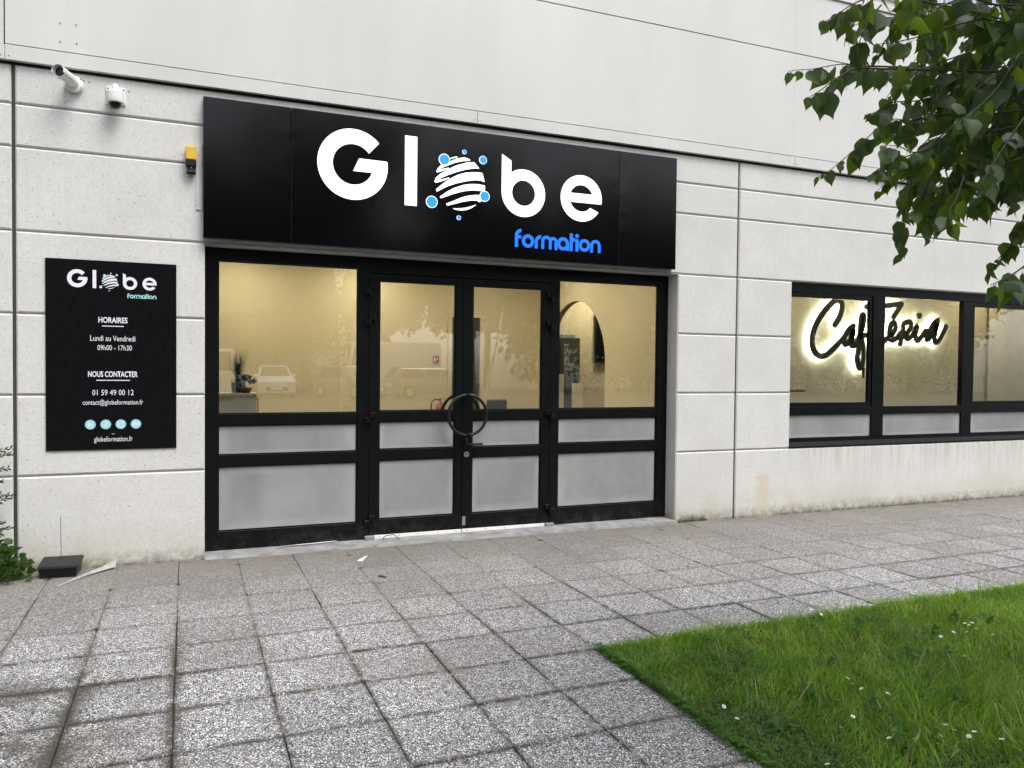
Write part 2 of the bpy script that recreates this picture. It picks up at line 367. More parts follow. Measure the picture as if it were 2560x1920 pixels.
def make_asphalt():
    k = NT('asphalt'); p = k.pos(); c = k.mix(k.ramp(k.noise(p, 120, 3), .3, .7), (.035, .035, .036), (.075, .074, .072)); k.col(c); k.rough(.85); return k.m
M['asphalt'] = make_asphalt()
def leafy(name, dark, light, trans, rough=.45, isl=True, mixf=.45, nsc=7.0):
    k = NT(name); p = k.pos(); r_ = k.island() if isl else k.orand()
    c = k.mix(r_, dark, light); c = k.mix(k.math('MULTIPLY', k.ramp(k.noise(p, nsc, 3), .35, .7), .5), c, tuple(x * .55 for x in dark))
    k.col(c); k.rough(rough); k.b.inputs['Specular IOR Level'].default_value = .35
    tl = k.n('ShaderNodeBsdfTranslucent'); k.l(k.mix(r_, tuple(x * .8 for x in trans), trans), tl.inputs[0]); mx = k.n('ShaderNodeMixShader'); mx.inputs[0].default_value = mixf
    k.l(k.b.outputs[0], mx.inputs[1]); k.l(tl.outputs[0], mx.inputs[2]); k.l(mx.outputs[0], k.out.inputs[0]); return k.m
def make_grass_mat():
    k = NT('grass_blades'); p = k.pos(); x, y, z = k.sep(p); r_ = k.island()
    c = k.mix(r_, (.080, .225, .012), (.270, .455, .040))
    dry = k.ramp(k.noise(p, 2.2, 4, .65), .50, .68); c = k.mix(k.math('MULTIPLY', dry, .48), c, (.32, .38, .060))
    lush = k.ramp(x, 3.3, 2.5); c = k.mix(k.math('MULTIPLY', lush, .55), c, (.048, .155, .014))
    straw = k.ramp(r_, .94, .95); c = k.mix(straw, c, (.50, .45, .22))
    k.col(c); k.rough(.5); k.b.inputs['Specular IOR Level'].default_value = .3
    tl = k.n('ShaderNodeBsdfTranslucent'); k.l(k.mix(.5, c, (.30, .48, .05)), tl.inputs[0]); mx = k.n('ShaderNodeMixShader'); mx.inputs[0].default_value = .35
    k.l(k.b.outputs[0], mx.inputs[1]); k.l(tl.outputs[0], mx.inputs[2]); k.l(mx.outputs[0], k.out.inputs[0]); return k.m
M['grass'] = make_grass_mat()
M['clover'] = leafy('clover_leaves', (.035, .120, .014), (.090, .220, .026), (.12, .27, .025))
M['tree_leaf'] = leafy('tree_leaf', (.013, .040, .012), (.036, .074, .016), (.17, .27, .015), .50, isl=False, mixf=.46, nsc=14)
M['tree_leaf_far'] = leafy('tree_leaf_mass', (.014, .034, .010), (.036, .060, .014), (.09, .14, .014), .45, mixf=.35)
M['shrub_leaf'] = leafy('shrub_leaf', (.030, .085, .018), (.085, .165, .035), (.10, .18, .03))
M['yew'] = leafy('dark_sprig', (.022, .062, .018), (.050, .110, .030), (.05, .11, .015))
M['straw'] = plain('dry_stalk', (.34, .33, .16), .7)
M['twig'] = plain('dark_twig', (.030, .026, .018), .8)
M['bark'] = plain('brown_bark', (.085, .065, .048), .9, var=.3, nscale=20)
def make_birch():
    k = NT('birch_bark'); p = k.pos(); n_ = k.noise(k.scale3(p, (3, 3, 9)), 1.2, 4, .6); k.col(k.mix(k.ramp(n_, .55, .62), (.62, .60, .55), (.06, .055, .05))); k.rough(.8); return k.m
M['birch'] = make_birch()
M['petal'] = plain('white_petal', (.85, .85, .84), .6); M['daisy_eye'] = plain('daisy_eye', (.72, .62, .25), .7); M['moss'] = leafy('joint_moss', (.045, .055, .014), (.115, .135, .030), (.08, .10, .02))
M['pot_grass'] = leafy('ornamental_grass', (.035, .045, .012), (.075, .085, .022), (.05, .06, .01))
M['bonsai'] = leafy('bonsai_leaf', (.012, .030, .020), (.030, .060, .036), (.02, .05, .02))
M['car_white'] = plain('white_car_paint', (.72, .73, .75), .16, var=.01, spec=.6)
M['car_silver'] = plain('silver_car_paint', (.36, .37, .39), .18, metal=.5, var=.02)
M['car_dark'] = plain('dark_car_paint', (.06, .065, .08), .14, var=.02, spec=.7)
M['car_glass'] = plain('car_glass', (.008, .009, .010), .10, spec=.25)
M['tyre'] = plain('tyre', (.018, .018, .018), .8)
M['lamp_clear'] = plain('headlamp', (.55, .57, .60), .1)

# ------------------------------------------------------------------ ground, paving bed, lawn
def sheet(name, xs, ys, hf, mat):
    m = MB(); nx, ny = len(xs), len(ys)
    m.v = [(x, y, hf(x, y)) for y in ys for x in xs]
    m.f = [(j * nx + i, j * nx + i + 1, (j + 1) * nx + i + 1, (j + 1) * nx + i) for j in range(ny - 1) for i in range(nx - 1)]
    return struct(m.build(name, mat))
def gh(x, y):
    t = min(1, max(0, (-y - 15) / 12)); t = t * t * (3 - 2 * t); return -.16 + .46 * t
sheet('ground', [-400, -60, -20, 0, 20, 60, 400], [400, 60, 20, 4, -4, -12, -15, -17, -19, -21, -23, -25, -27, -40, -60, -400], gh, M['asphalt'])
def slab(name, x0, x1, y0, y1, z0, z1, mat): return struct(MB().box(x0, x1, y0, y1, z0, z1).build(name, mat))
pave = slab('pavement', -7.0, 20.0, -3.378, .02, -.155, -.014, M['soil'])
slab('path', -7.0, 2.444, -13.0, -3.378, -.155, -.0145, M['soil'])
M['lawn_soil'] = plain('lawn_thatch', (.022, .034, .008), .95, var=.5, nscale=25)
lawn = slab('lawn', 2.448, 30.0, -14.6, -3.382, -.155, -.006, M['lawn_soil'])

# paving slabs: half a metre square, every one in view its own piece
def paver_mesh(nm, ww, dd, seed):
    rr = random.Random(seed); b = bmesh.new(); bmesh.ops.create_cube(b, size=1)
    for v in b.verts: v.co = Vector((v.co.x * ww, v.co.y * dd, v.co.z * .045 - .0225))
    for v in b.verts: v.co.x += rr.uniform(-.002, .002); v.co.y += rr.uniform(-.002, .002)
    top = [e for e in b.edges if all(v.co.z > -.01 for v in e.verts)] + [e for e in b.edges if abs(e.verts[0].co.z - e.verts[1].co.z) > .02]
    bmesh.ops.bevel(b, geom=top, offset=.0035, segments=1, affect='EDGES')
    me = bpy.data.meshes.new(nm); b.to_mesh(me); b.free(); me.materials.append(M['paver']); return me
PM = [paver_mesh('paver', .4955, .5055, s_) for s_ in range(4)]
PF = [paver_mesh('paver', .4985, .5085, s_ + 20) for s_ in range(4)]      # tighter joints near the wall
PB = [paver_mesh('paver_border', .4955, .311, s_) for s_ in range(3)]
rows = [-.325 - .51 * k - .255 for k in range(6)]          # slab centres, wall to lawn
prows = [-3.385 - .51 * k - .255 for k in range(19)]
rest = MB()
def put_paver(me, cx, cy, single=True):
    z = random.uniform(-.0025, .0025); rx, ry = random.uniform(-.005, .005), random.uniform(-.005, .005); rz = random.uniform(-.005, .005)
    cx += random.uniform(-.0025, .0025); cy += random.uniform(-.002, .002)
    if single:
        o = bpy.data.objects.new('paver', me); COL.objects.link(o); o.parent = pave; o.location = (cx, cy, z); o.rotation_euler = (rx, ry, rz)
    else:
        mt = Matrix.Translation((cx, cy, z)) @ Euler((rx, ry, rz)).to_matrix().to_4x4()
        rest.add([mt @ v.co for v in me.vertices], [tuple(f.vertices) for f in me.polygons])
for k in range(-13, 40):
    cx = -.06 + .5 * k + .25
    inview = -2.3 < cx < 13.6
    for cy in rows: put_paver(random.choice(PF if cy > -2.0 or cx > 3.2 else PM), cx, cy, inview and cx < 3.2 + (cy + 4.2) * 5.2 if cx > 8 else inview)
    put_paver(random.choice(PB), cx, -.325 + .157, inview)
for k in range(-13, 5):
    cx = -.06 + .5 * k + .25
    for cy in prows: put_paver(random.choice(PM), cx, cy, -2.3 < cx and cy > -5.9)
rest.build('paver_field', M['paver'], pave, kind='stuff')

# ------------------------------------------------------------------ the building
BLD = thing('office_building', 'pale concrete office building with metal cladding, glazed entrance and ribbon window', 'building', (0, 0, 0))
X0, X1 = -7.0, 20.0
DO0, DO1, DZ1 = .160, 5.337, 2.925      # entrance opening
WO0, WO1, WZ0, WZ1 = 7.033, 16.2, .833, 2.925
ZJ = [0.0, .832, 1.531, 2.230, 2.931, 3.641, 4.000, 4.330]
def cpanel(x0, x1, z0, z1, gx0=.010, gx1=.010):
    MB().plate(x0 + gx0, x1 - gx1, z0 + (.006 if z0 > .01 else -.05), z1 - .006, 0.0, .034, .013).build('concrete_panel', M['concrete'], BLD)
for i in range(7):
    z0, z1 = ZJ[i], ZJ[i + 1]
    cpanel(X0, -4.35, z0, z1); cpanel(-4.35, -1.35, z0, z1, gx1=.014)
    if i < 4:
        cpanel(-1.35, DO0, z0, z1, gx0=.014, gx1=0); cpanel(DO1, 6.19, z0, z1, gx0=0)
        if i == 0: cpanel(6.19, 13.73, z0, z1); cpanel(13.73, X1, z0, z1)
        else: cpanel(6.19, WO0, z0, z1, gx1=0); cpanel(WO1, X1, z0, z1, gx0=0)
    else:
        cpanel(-1.35, 6.19, z0, z1, gx0=.014); cpanel(6.19, 13.73, z0, z1); cpanel(13.73, X1, z0, z1)
core = MB()
for a in [(X0, DO0 - .004, -.1, 4.33), (DO1 + .004, WO0 - .004, -.1, 4.33), (DO0 - .004, DO1 + .004, DZ1 + .006, 4.33), (WO0 - .004, WO1 + .004, -.1, WZ0 - .006), (WO0 - .004, WO1 + .004, WZ1 + .006, 4.33), (WO1 + .004, X1, -.1, 4.33)]:
    core.box(a[0], a[1], .020, .30, a[2], a[3])
core.build('wall_core', M['core'], BLD)
# painted jamb and soffit lining of the entrance
MB().box(DO1 - .003, DO1 + .0035, .004, .262, .0, DZ1 + .003).build('jamb_lining', M['concrete'], BLD)
sf = MB(); sf.box(DO0 + .002, DO1 - .004, .036, .262, DZ1 - .0, DZ1 + .0055); sf.build('soffit_lining', M['core'], BLD)
MB().box(DO0, DO1 - .004, -.006, .012, DZ1 - .002, DZ1 + .013).build('drip_edge', M['sill'], BLD)
for xs in (-1.35, 6.19, -4.35, 13.73): MB().box(xs - .013, xs + .013, .016, .0195, 0, 4.325).build('sealant_joint', M['joint'], BLD)
# fascia strip under the cladding
for a, b in [(X0, -1.40), (-1.40, 2.80), (2.80, 7.00), (7.00, 11.20), (11.20, 15.40), (15.40, X1)]:
    f_ = MB().plate(a + .0015, b - .0015, 4.346, 4.470, -.045, .01, .003).build('fascia_strip', M['clad'], BLD)
    for sx in (a + .03, b - .03): MB().disc(sx, 4.378, .006, -.048, -.044, 8).build('rivet', M['sill'], f_)
MB().box(X0, X1, .0, .30, 4.33, 4.50).build('shadow_strip', M['black_metal'], BLD)  # solid black strip, paints the shade under the fascia
# cladding sheets
for a, b in [(-1.40, 6.98), (6.98, 15.36), (15.36, X1)]:
    for z0, z1 in [(4.484, 5.742), (5.754, 6.505)]:
        s_ = MB().plate(a + .0002, b - .0002, z0, z1, -.030, .02, .0012).build('cladding_sheet', M['clad'], BLD)
        if a < 0 and z0 < 5:
            for sx, sz in [(-.995, 4.717), (-.875, 4.723), (-.996, 4.56), (-.871, 4.564)]: MB().disc(sx, sz, .007, -.034, -.028, 8).build('screw', M['grey_pl'], s_)
MB().plate(X0, -1.412, 4.484, 6.505, -.012, .02, .003).build('cladding_sheet', M['clad'], BLD)
MB().box(X0, X1, .021, .30, 4.50, 6.53).build('wall_core', M['black_metal'], BLD)
# upper ribbon window
MB().box(X0, X1, .06, .30, 6.53, 8.10).build('upper_wall', M['clad'], BLD)
for k in range(13):
    a = -7.0 + k * 2.08
    w_ = MB().box(a, a + 2.02, .03, .058, 6.74, 8.02).build('upper_window', M['clad'], BLD)
    MB().box(a + .05, a + 1.97, .022, .029, 6.80, 7.97).build('pane', M['sky_painted_glass'], w_)
MB().plate(X0, X1, 6.515, 6.60, -.05, .30, .004).build('upper_sill', M['clad'], BLD)
MB().plate(X0, X1, 8.10, 9.30, -.03, .30, .004).build('cladding_sheet', M['clad'], BLD)
shell = MB(); shell.box(X0, X0 + .3, .302, 12, -.1, 9.2); shell.box(X1 - .3, X1, .302, 12, -.1, 9.2); shell.box(X0 + .302, X1 - .302, 11.7, 12, -.1, 9.2); shell.build('rear_walls', M['core'], BLD)
MB().box(X0, X1, -.02, 12, 9.305, 9.45).build('roof', M['clad'], BLD)
MB().box(X0 + .31, X1 - .31, .31, 11.69, 3.62, 3.9).build('floor_slab', M['core'], BLD)
# hairline crack above the box
MB().add([(-1.012, -.0008, .470), (-1.008, -.0008, .470), (-1.0035, -.0008, .09), (-1.0075, -.0008, .09), (-1.006, -.0008, .28), (-1.0105, -.0008, .28)], [(0, 5, 4, 1), (5, 3, 2, 4)]).build('hairline_crack', M['joint'], BLD)
MB().bbox(.083, .138, -.010, .0, 3.225, 3.835, .002).build('cable_trunking', M['concrete'], BLD)
for hx, hz in [(-.823, 4.262), (-.779, 4.258), (-.876, 4.197), (-.928, 4.155), (-1.01, 4.26), (-.61, 4.06), (-.47, 4.22), (6.66, .98), (6.60, .79)]:
    MB().disc(hx, hz, .0065, -.0012, .004, 8).build('drill_hole', M['joint'], BLD)

# entrance threshold
th = MB(); n = 26
for k in range(n):
    a = DO0 + (DO1 - DO0) * k / n; b = DO0 + (DO1 - DO0) * (k + 1) / n
    ya, yb = -.055 + random.uniform(-.012, .012), .27
    th.add([(a, ya, -.01), (b, ya, -.01), (b, yb, -.01), (a, yb, -.01), (a, ya + .012, .014 + .016 * k / n), (b, ya + .012, .014 + .016 * (k + 1) / n), (b, yb, .028 + .014 * (k + 1) / n), (a, yb, .028 + .014 * k / n)],
           [(0, 1, 5, 4), (4, 5, 6, 7), (0, 4, 7, 3), (1, 2, 6, 5)])
th.build('threshold', M['sill'], BLD)

# glazed entrance: fixed frame
FY0, FY1 = .200, .262
ENT = MB().box(DO0 + .006, .28, FY0, FY1, .012, DZ1 - .002).build('entrance_frame', M['frame'], BLD)     # left stile
def rail(p, x0, x1, z0, z1, nm='rail', y0=FY0, y1=FY1, mat=None): return MB().bbox(x0, x1, y0, y1, z0, z1, .0025).build(nm, mat or M['frame'], p)
rail(ENT, 5.197, DO1 - .005, .04, DZ1 - .002, 'stile'); rail(ENT, 1.618, 1.733, .014, DZ1 - .002, 'mullion', FY0 - .002); rail(ENT, 3.787, 3.890, .03, DZ1 - .002, 'mullion', FY0 - .002)
rail(ENT, .281, 1.617, 2.805, DZ1 - .003); rail(ENT, 1.734, 3.786, 2.768, DZ1 - .003); rail(ENT, 3.891, 5.196, 2.802, DZ1 - .003)
for x0, x1, zs in [(.281, 1.617, (.013, .205, .832, .940, 1.227, 1.334)), (3.891, 5.196, (.038, .230, .848, .957, 1.244, 1.350))]:
    rail(ENT, x0, x1, zs[0], zs[1]); rail(ENT, x0, x1, zs[2] - .0, zs[3]); rail(ENT, x0, x1, zs[4], zs[5])
    zt = 2.804
    MB().box(x0, x1, .232, .238, zs[5] + .001, zt).build('pane', M['glass'], ENT)
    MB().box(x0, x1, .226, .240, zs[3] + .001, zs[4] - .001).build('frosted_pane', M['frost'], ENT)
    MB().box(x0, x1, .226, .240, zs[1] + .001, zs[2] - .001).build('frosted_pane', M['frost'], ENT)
    for (a, b) in [(zs[5], zt), (zs[3], zs[4]), (zs[1], zs[2])]:      # glazing beads
        g = MB(); t_ = .012
        g.box(x0, x1, .214, .2255, a, a + t_); g.box(x0, x1, .214, .2255, b - t_, b); g.box(x0, x0 + t_, .2142, .2257, a + t_, b - t_); g.box(x1 - t_, x1, .2142, .2257, a + t_, b - t_); g.build('glazing_bead', M['black_metal'], ENT)

st_ = MB(); st_.box(1.700, 3.820, .2635, .280, 2.735, 2.80); st_.box(2.725, 2.766, .2595, .275, .052, 2.734); st_.box(1.705, 1.760, .2635, .280, .03, 2.734); st_.box(3.760, 3.815, .2635, .280, .03, 2.734); st_.box(1.735, 3.785, .24, .275, .020, .0515); st_.build('light_stop', M['black_metal'], ENT)  # unseen strips added behind the door gaps to block light from the hall
def door(x0, x1, gx0, gx1, hinge_left):
    """one leaf: stiles, rails, panes and its fittings are sub-parts"""
    d = MB().bbox(x0, gx0, FY0, FY1 - .004, .052, 2.762, .003).build('door', M['frame'], BLD)
    MB().bbox(gx1, x1, FY0, FY1 - .004, .052, 2.762, .003).build('stile', M['frame'], d)
    for a, b in [(.052, .226), (.840, .948), (1.240, 1.346), (2.690, 2.762)]: rail(d, gx0 + .0005, gx1 - .0005, a, b, 'rail', FY0 + .001, FY1 - .005)
    MB().box(gx0, gx1, .232, .238, 1.347, 2.689).build('pane', M['glass'], d)
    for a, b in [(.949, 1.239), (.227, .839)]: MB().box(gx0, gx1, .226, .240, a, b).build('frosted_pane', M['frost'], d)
    for a, b in [(1.346, 2.690), (.948, 1.240), (.226, .840)]:
        g = MB(); t_ = .012
        g.box(gx0, gx1, .215, .2255, a, a + t_); g.box(gx0, gx1, .215, .2255, b - t_, b); g.box(gx0, gx0 + t_, .2152, .2257, a + t_, b - t_); g.box(gx1 - t_, gx1, .2152, .2257, a + t_, b - t_); g.build('glazing_bead', M['black_metal'], d)
    # hinges: stepped blocks across the gap
    hx = x0 if hinge_left else x1; s_ = -1 if hinge_left else 1
    for hz in (2.60, 2.285, 1.285, .225):
        h = MB(); a, b = sorted((hx - s_ * .062, hx + s_ * .006)); h.bbox(a, b, FY0 - .036, FY0 + .002, hz - .002, hz + .050, .004)
        a, b = sorted((hx - s_ * .012, hx + s_ * .050)); h.bbox(a, b, FY0 - .044, FY0 + .001, hz - .052, hz + .004, .004)
        h.tube([(hx, FY0 - .040, hz - .055), (hx, FY0 - .040, hz + .055)], .009, 8)
        h.build('hinge', M['black_metal'], d)
    # white draught strip with screws
    a, b = (x0 + .055, x1 - .002) if hinge_left else (x0 + .002, x1 - .055)
    st = MB().bbox(a, b, FY0 - .010, FY0 - .001, .030, .066, .0015).build('draught_strip', M['alu'], d)
    sc = MB()
    for k in range(5): sc.disc(a + (b - a) * (.06 + .22 * k), .050, .0045, FY0 - .0125, FY0 - .0095, 8)
    sc.build('screw', M['joint'], st)
    a, b = sorted((hx - s_ * .055, hx + s_ * .045)); MB().bbox(a, b, FY0 - .055, FY0 + .0, .026, .068, .006).build('pivot_block', M['grey_pl'], d)
    # half-ring pull handles outside and inside
    cx, cz, rr = 2.775, 1.300, .215
    for yy, nm in ((.115, 'pull_handle'), (.345, 'inner_pull_handle')):
        a0, a1 = (94, 266) if hinge_left else (-86, 86)
        p = [(cx + rr * math.cos(R(a0 + (a1 - a0) * k / 28)), yy, cz + rr * math.sin(R(a0 + (a1 - a0) * k / 28))) for k in range(29)]
        h = MB().tube(p, .0165, 10)
        for e in (p[0], p[-1]): h.tube([e, (e[0] + (-.012 if hinge_left else .012), .200 if yy < .2 else .258, e[2])], .014, 10)
        h.build(nm, M['black_pl'], d, smooth=True)
    return d
d1 = door(1.735, 2.7435, 1.840, 2.663, True)
d2 = door(2.7475, 3.785, 2.860, 3.677, False)
lv = MB(); lv.bbox(2.772, 2.806, .188, .201, .965, 1.050, .004); lv.tube([(2.789, .199, 1.00), (2.789, .135, 1.00)], .010, 10); lv.tube([(2.780, .135, .988), (2.86, .130, .986), (2.955, .132, .985)], [.013, .0125, .012], 10)
lv.build('lever_handle', M['black_pl'], d2, smooth=True)
kp = MB(); kp.ring(2.795, .872, .030, .017, 0, 360, .1905, .199, 20); kp.build('lock_rosette', M['grey_pl'], d2)
ky = MB(); ky.disc(2.795, .880, .011, .189, .1985, 14); ky.box(2.790, 2.800, .1895, .1985, .850, .872); ky.build('keyhole', M['steel'], d2)
rp = MB(); rp.bbox(2.752, 2.788, .1965, .2, .105, .200, .001); rp.build('bolt_plate', M['grey_pl'], d2)
lc = MB(); lc.tube([(1.86 + .17 * k / 10, .10 + .03 * math.sin(k), .035 + .050 * math.sin(math.pi * k / 10)) for k in range(11)], .004, 6); tag(lc.build('cable_loop', M['black_pl'], smooth=True), 'thin black cable looped on the threshold below the left door', 'cable')

# ribbon window of the cafeteria
WY0, WY1 = .055, .130
WIN = MB().bbox(WO0 - .003, WO1 + .0035, WY0, WY1, 2.815, WZ1 + .004, .003).build('window', M['frame'], BLD)      # head rail
rail(WIN, WO0 - .003, WO1 + .0035, WZ0 + .0, .952, 'bottom_rail', WY0, WY1); 
sl = MB().add([(WO0 - .003, -.002, .848), (WO1, -.002, .848), (WO1, WY0 + .002, .902), (WO0 - .003, WY0 + .002, .902), (WO0 - .003, -.002, .834), (WO1, -.002, .834)], [(0, 1, 2, 3), (4, 5, 1, 0)]); sl.build('window_sill', M['grey_pl'] if False else M['black_metal'], WIN)
rail(WIN, WO0 - .003, WO1 + .0035, 1.240, 1.345, 'transom', WY0, WY1)
mull = [(8.462, 8.672), (10.162, 10.36), (11.86, 12.06), (13.56, 13.76), (15.26, 15.46)]
for a, b in mull: rail(WIN, a, b, .953, 2.814, 'mullion', WY0 - .002, WY1 - .002)
cells = [(WO0 + .0, 8.462), (8.672, 10.162), (10.36, 11.86), (12.06, 13.56), (13.76, 15.26), (15.46, WO1)]
for i, (a, b) in enumerate(cells):
    if i % 2 == 0:      # opening sash with its own frame
        for q in [(a + .003, b - .003, 2.748, 2.812), (a + .003, b - .003, 1.347, 1.402)]: rail(WIN, *q, nm='sash_rail', y0=WY0 + .012, y1=WY1 - .01)
        if i: rail(WIN, a + .003, a + .05, 1.403, 2.747, 'sash_stile', WY0 + .0125, WY1 - .01)
        rail(WIN, b - .05, b - .003, 1.403, 2.747, 'sash_stile', WY0 + .0125, WY1 - .01)
        MB().box(a + .004, b - .05, .092, .098, 1.403, 2.747).build('pane', M['glass'], WIN)
        if i == 0: MB().bbox(b - .075, b - .051, .13, .16, 1.72, 1.86, .004).build('sash_handle', M['black_pl'], WIN)
    else: MB().box(a + .001, b - .001, .092, .098, 1.346, 2.814).build('pane', M['glass'], WIN)
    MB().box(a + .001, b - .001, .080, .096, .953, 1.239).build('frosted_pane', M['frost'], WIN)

# ------------------------------------------------------------------ rooms behind the glass
def inpart(nm, m, mat): return m.build(nm, mat, BLD)
inpart('interior_floor', MB().box(X0 + .35, X1 - .35, .302, 9, -.1, .012), M['floor_in'])
inpart('interior_ceiling', MB().box(X0 + .35, X1 - .35, .302, 9, 3.50, 3.6), M['ceil_in'])
# hall rear wall with a dark doorway
hb = MB(); hb.box(-.9, 4.02, 4.5, 4.6, .013, 3.5); hb.box(4.02, 4.52, 4.5, 4.6, 2.64, 3.5); hb.box(4.52, 5.599, 4.5, 4.6, .013, 3.5); inpart('interior_wall', hb, M['wall_in'])
inpart('interior_wall', MB().box(-1.0, -.9, .302, 4.6, .013, 3.5), M['wall_in'])
dd = MB(); dd.box(4.03, 4.51, 4.53, 4.58, .013, 2.635); inpart('interior_door', dd, M['dark_in'])
fr_ = MB(); fr_.box(3.955, 4.02, 4.46, 4.499, .013, 2.70); inpart('door_trim', fr_, M['cream'])
# side wall with the arch, runs back from the facade
aw = MB(); XA, XB = 5.60, 5.70; y0a, y1a, zc, ra = 2.20, 4.16, 1.90, .96; N = 26
prof = [(y0a + (y1a - y0a) / 2 - (y1a - y0a) / 2 * math.cos(math.pi * k / N), zc + ra * math.sin(math.pi * k / N)) for k in range(N + 1)]
for X in (XA, XB):
    aw.quad((X, .302, .013), (X, y0a, .013), (X, y0a, 3.5), (X, .302, 3.5)); aw.quad((X, y1a, .013), (X, 5.3, .013), (X, 5.3, 3.5), (X, y1a, 3.5))
    for k in range(N): aw.quad((X, prof[k][0], prof[k][1]), (X, prof[k + 1][0], prof[k + 1][1]), (X, prof[k + 1][0], 3.5), (X, prof[k][0], 3.5))
inpart('interior_wall', aw, M['wall_in'])
li = MB(); path = [(y0a, .013)] + prof + [(y1a, .013)]
for k in range(len(path) - 1): li.quad((XA, *path[k]), (XB, *path[k]), (XB, *path[k + 1]), (XA, *path[k + 1]))
inpart('arch_lining', li, M['lining'])
inpart('interior_wall', MB().box(5.701, 9.0, 5.2, 5.3, .013, 3.5), M['wall_in'])
# cafeteria rear wall
inpart('interior_wall', MB().box(6.5, 19.6, 1.50, 1.58, .013, 3.5), M['wall_in'])
inpart('interior_wall', MB().box(6.42, 6.5, .302, 1.58, .013, 3.5), M['wall_in'])
# recessed warm ceiling lamps
LBL = ['left', 'right']
def lamp(x, y, w, d, label):
    t = thing('ceiling_lamp', label, 'lamp', (x, y, 3.46), 'warm ceiling lamps inside the rooms')
    f = MB(); f.box(x - w / 2 - .02, x + w / 2 + .02, y - d / 2 - .02, y + d / 2 + .02, 3.475, 3.499); f.build('housing', M['white_pl'], t)
    f = MB(); f.box(x - w / 2, x + w / 2, y - d / 2, y + d / 2, 3.468, 3.474); f.build('diffuser', M['lamp_warm'], t)
for x, y, w, d in [(.7, 3.6, .5, .5), (2.6, 3.7, .5, .5), (4.6, 3.0, .5, .5), (1.6, 1.7, .5, .5), (4.2, 1.5, .5, .5)]: lamp(x, y, w, d, 'square warm ceiling lamp lighting the entrance hall behind the doors')
lamp(7.0, 4.4, .6, .6, 'square warm ceiling lamp in the back room beyond the arch')
for x in (7.8, 10.0, 12.2, 14.4): lamp(x, .85, .5, .3, 'warm ceiling lamp lighting the cafeteria behind the ribbon window')

# ------------------------------------------------------------------ lettering
STRIPES = [
 [(2.486,3.938),(2.526,3.957),(2.567,3.968),(2.568,3.959),(2.526,3.947),(2.486,3.929)],
 [(2.347,3.79),(2.36,3.826),(2.393,3.861),(2.44,3.885),(2.493,3.91),(2.56,3.946),(2.641,3.966),(2.682,3.96),(2.71,3.944),(2.703,3.938),(2.628,3.928),(2.547,3.903),(2.467,3.866),(2.384,3.824),(2.379,3.817),(2.427,3.828),(2.477,3.845),(2.479,3.839),(2.427,3.811),(2.387,3.794),(2.357,3.784)],
 [(2.328,3.693),(2.341,3.729),(2.387,3.772),(2.467,3.825),(2.561,3.876),(2.662,3.913),(2.737,3.929),(2.758,3.923),(2.808,3.872),(2.803,3.868),(2.752,3.866),(2.663,3.845),(2.561,3.809),(2.461,3.764),(2.361,3.712),(2.365,3.708),(2.428,3.725),(2.481,3.745),(2.484,3.739),(2.441,3.714),(2.388,3.693),(2.348,3.679),(2.332,3.683)],
 [(2.347,3.616),(2.415,3.676),(2.495,3.735),(2.575,3.782),(2.663,3.813),(2.752,3.826),(2.835,3.83),(2.845,3.819),(2.868,3.741),(2.864,3.738),(2.829,3.748),(2.767,3.747),(2.671,3.727),(2.562,3.694),(2.462,3.652),(2.356,3.59),(2.347,3.603)],
 [(2.388,3.544),(2.455,3.595),(2.536,3.644),(2.63,3.682),(2.712,3.701),(2.788,3.707),(2.867,3.702),(2.873,3.693),(2.872,3.64),(2.865,3.639),(2.802,3.642),(2.726,3.638),(2.631,3.618),(2.529,3.582),(2.399,3.527),(2.388,3.534)],
 [(2.453,3.477),(2.53,3.512),(2.618,3.555),(2.699,3.582),(2.782,3.596),(2.823,3.594),(2.838,3.54),(2.817,3.524),(2.782,3.538),(2.72,3.533),(2.632,3.512),(2.551,3.485),(2.467,3.458),(2.457,3.467)],
 [(2.527,3.434),(2.537,3.437),(2.592,3.44),(2.66,3.453),(2.721,3.473),(2.769,3.494),(2.775,3.489),(2.728,3.456),(2.673,3.432),(2.619,3.421),(2.565,3.423),(2.534,3.43)]]
DOTS = [(2.429,3.921,.053),(2.645,4.023,.0205),(2.849,3.962,.038),(2.870,3.589,.050),(2.300,3.481,.055),(2.590,3.345,.0205)]

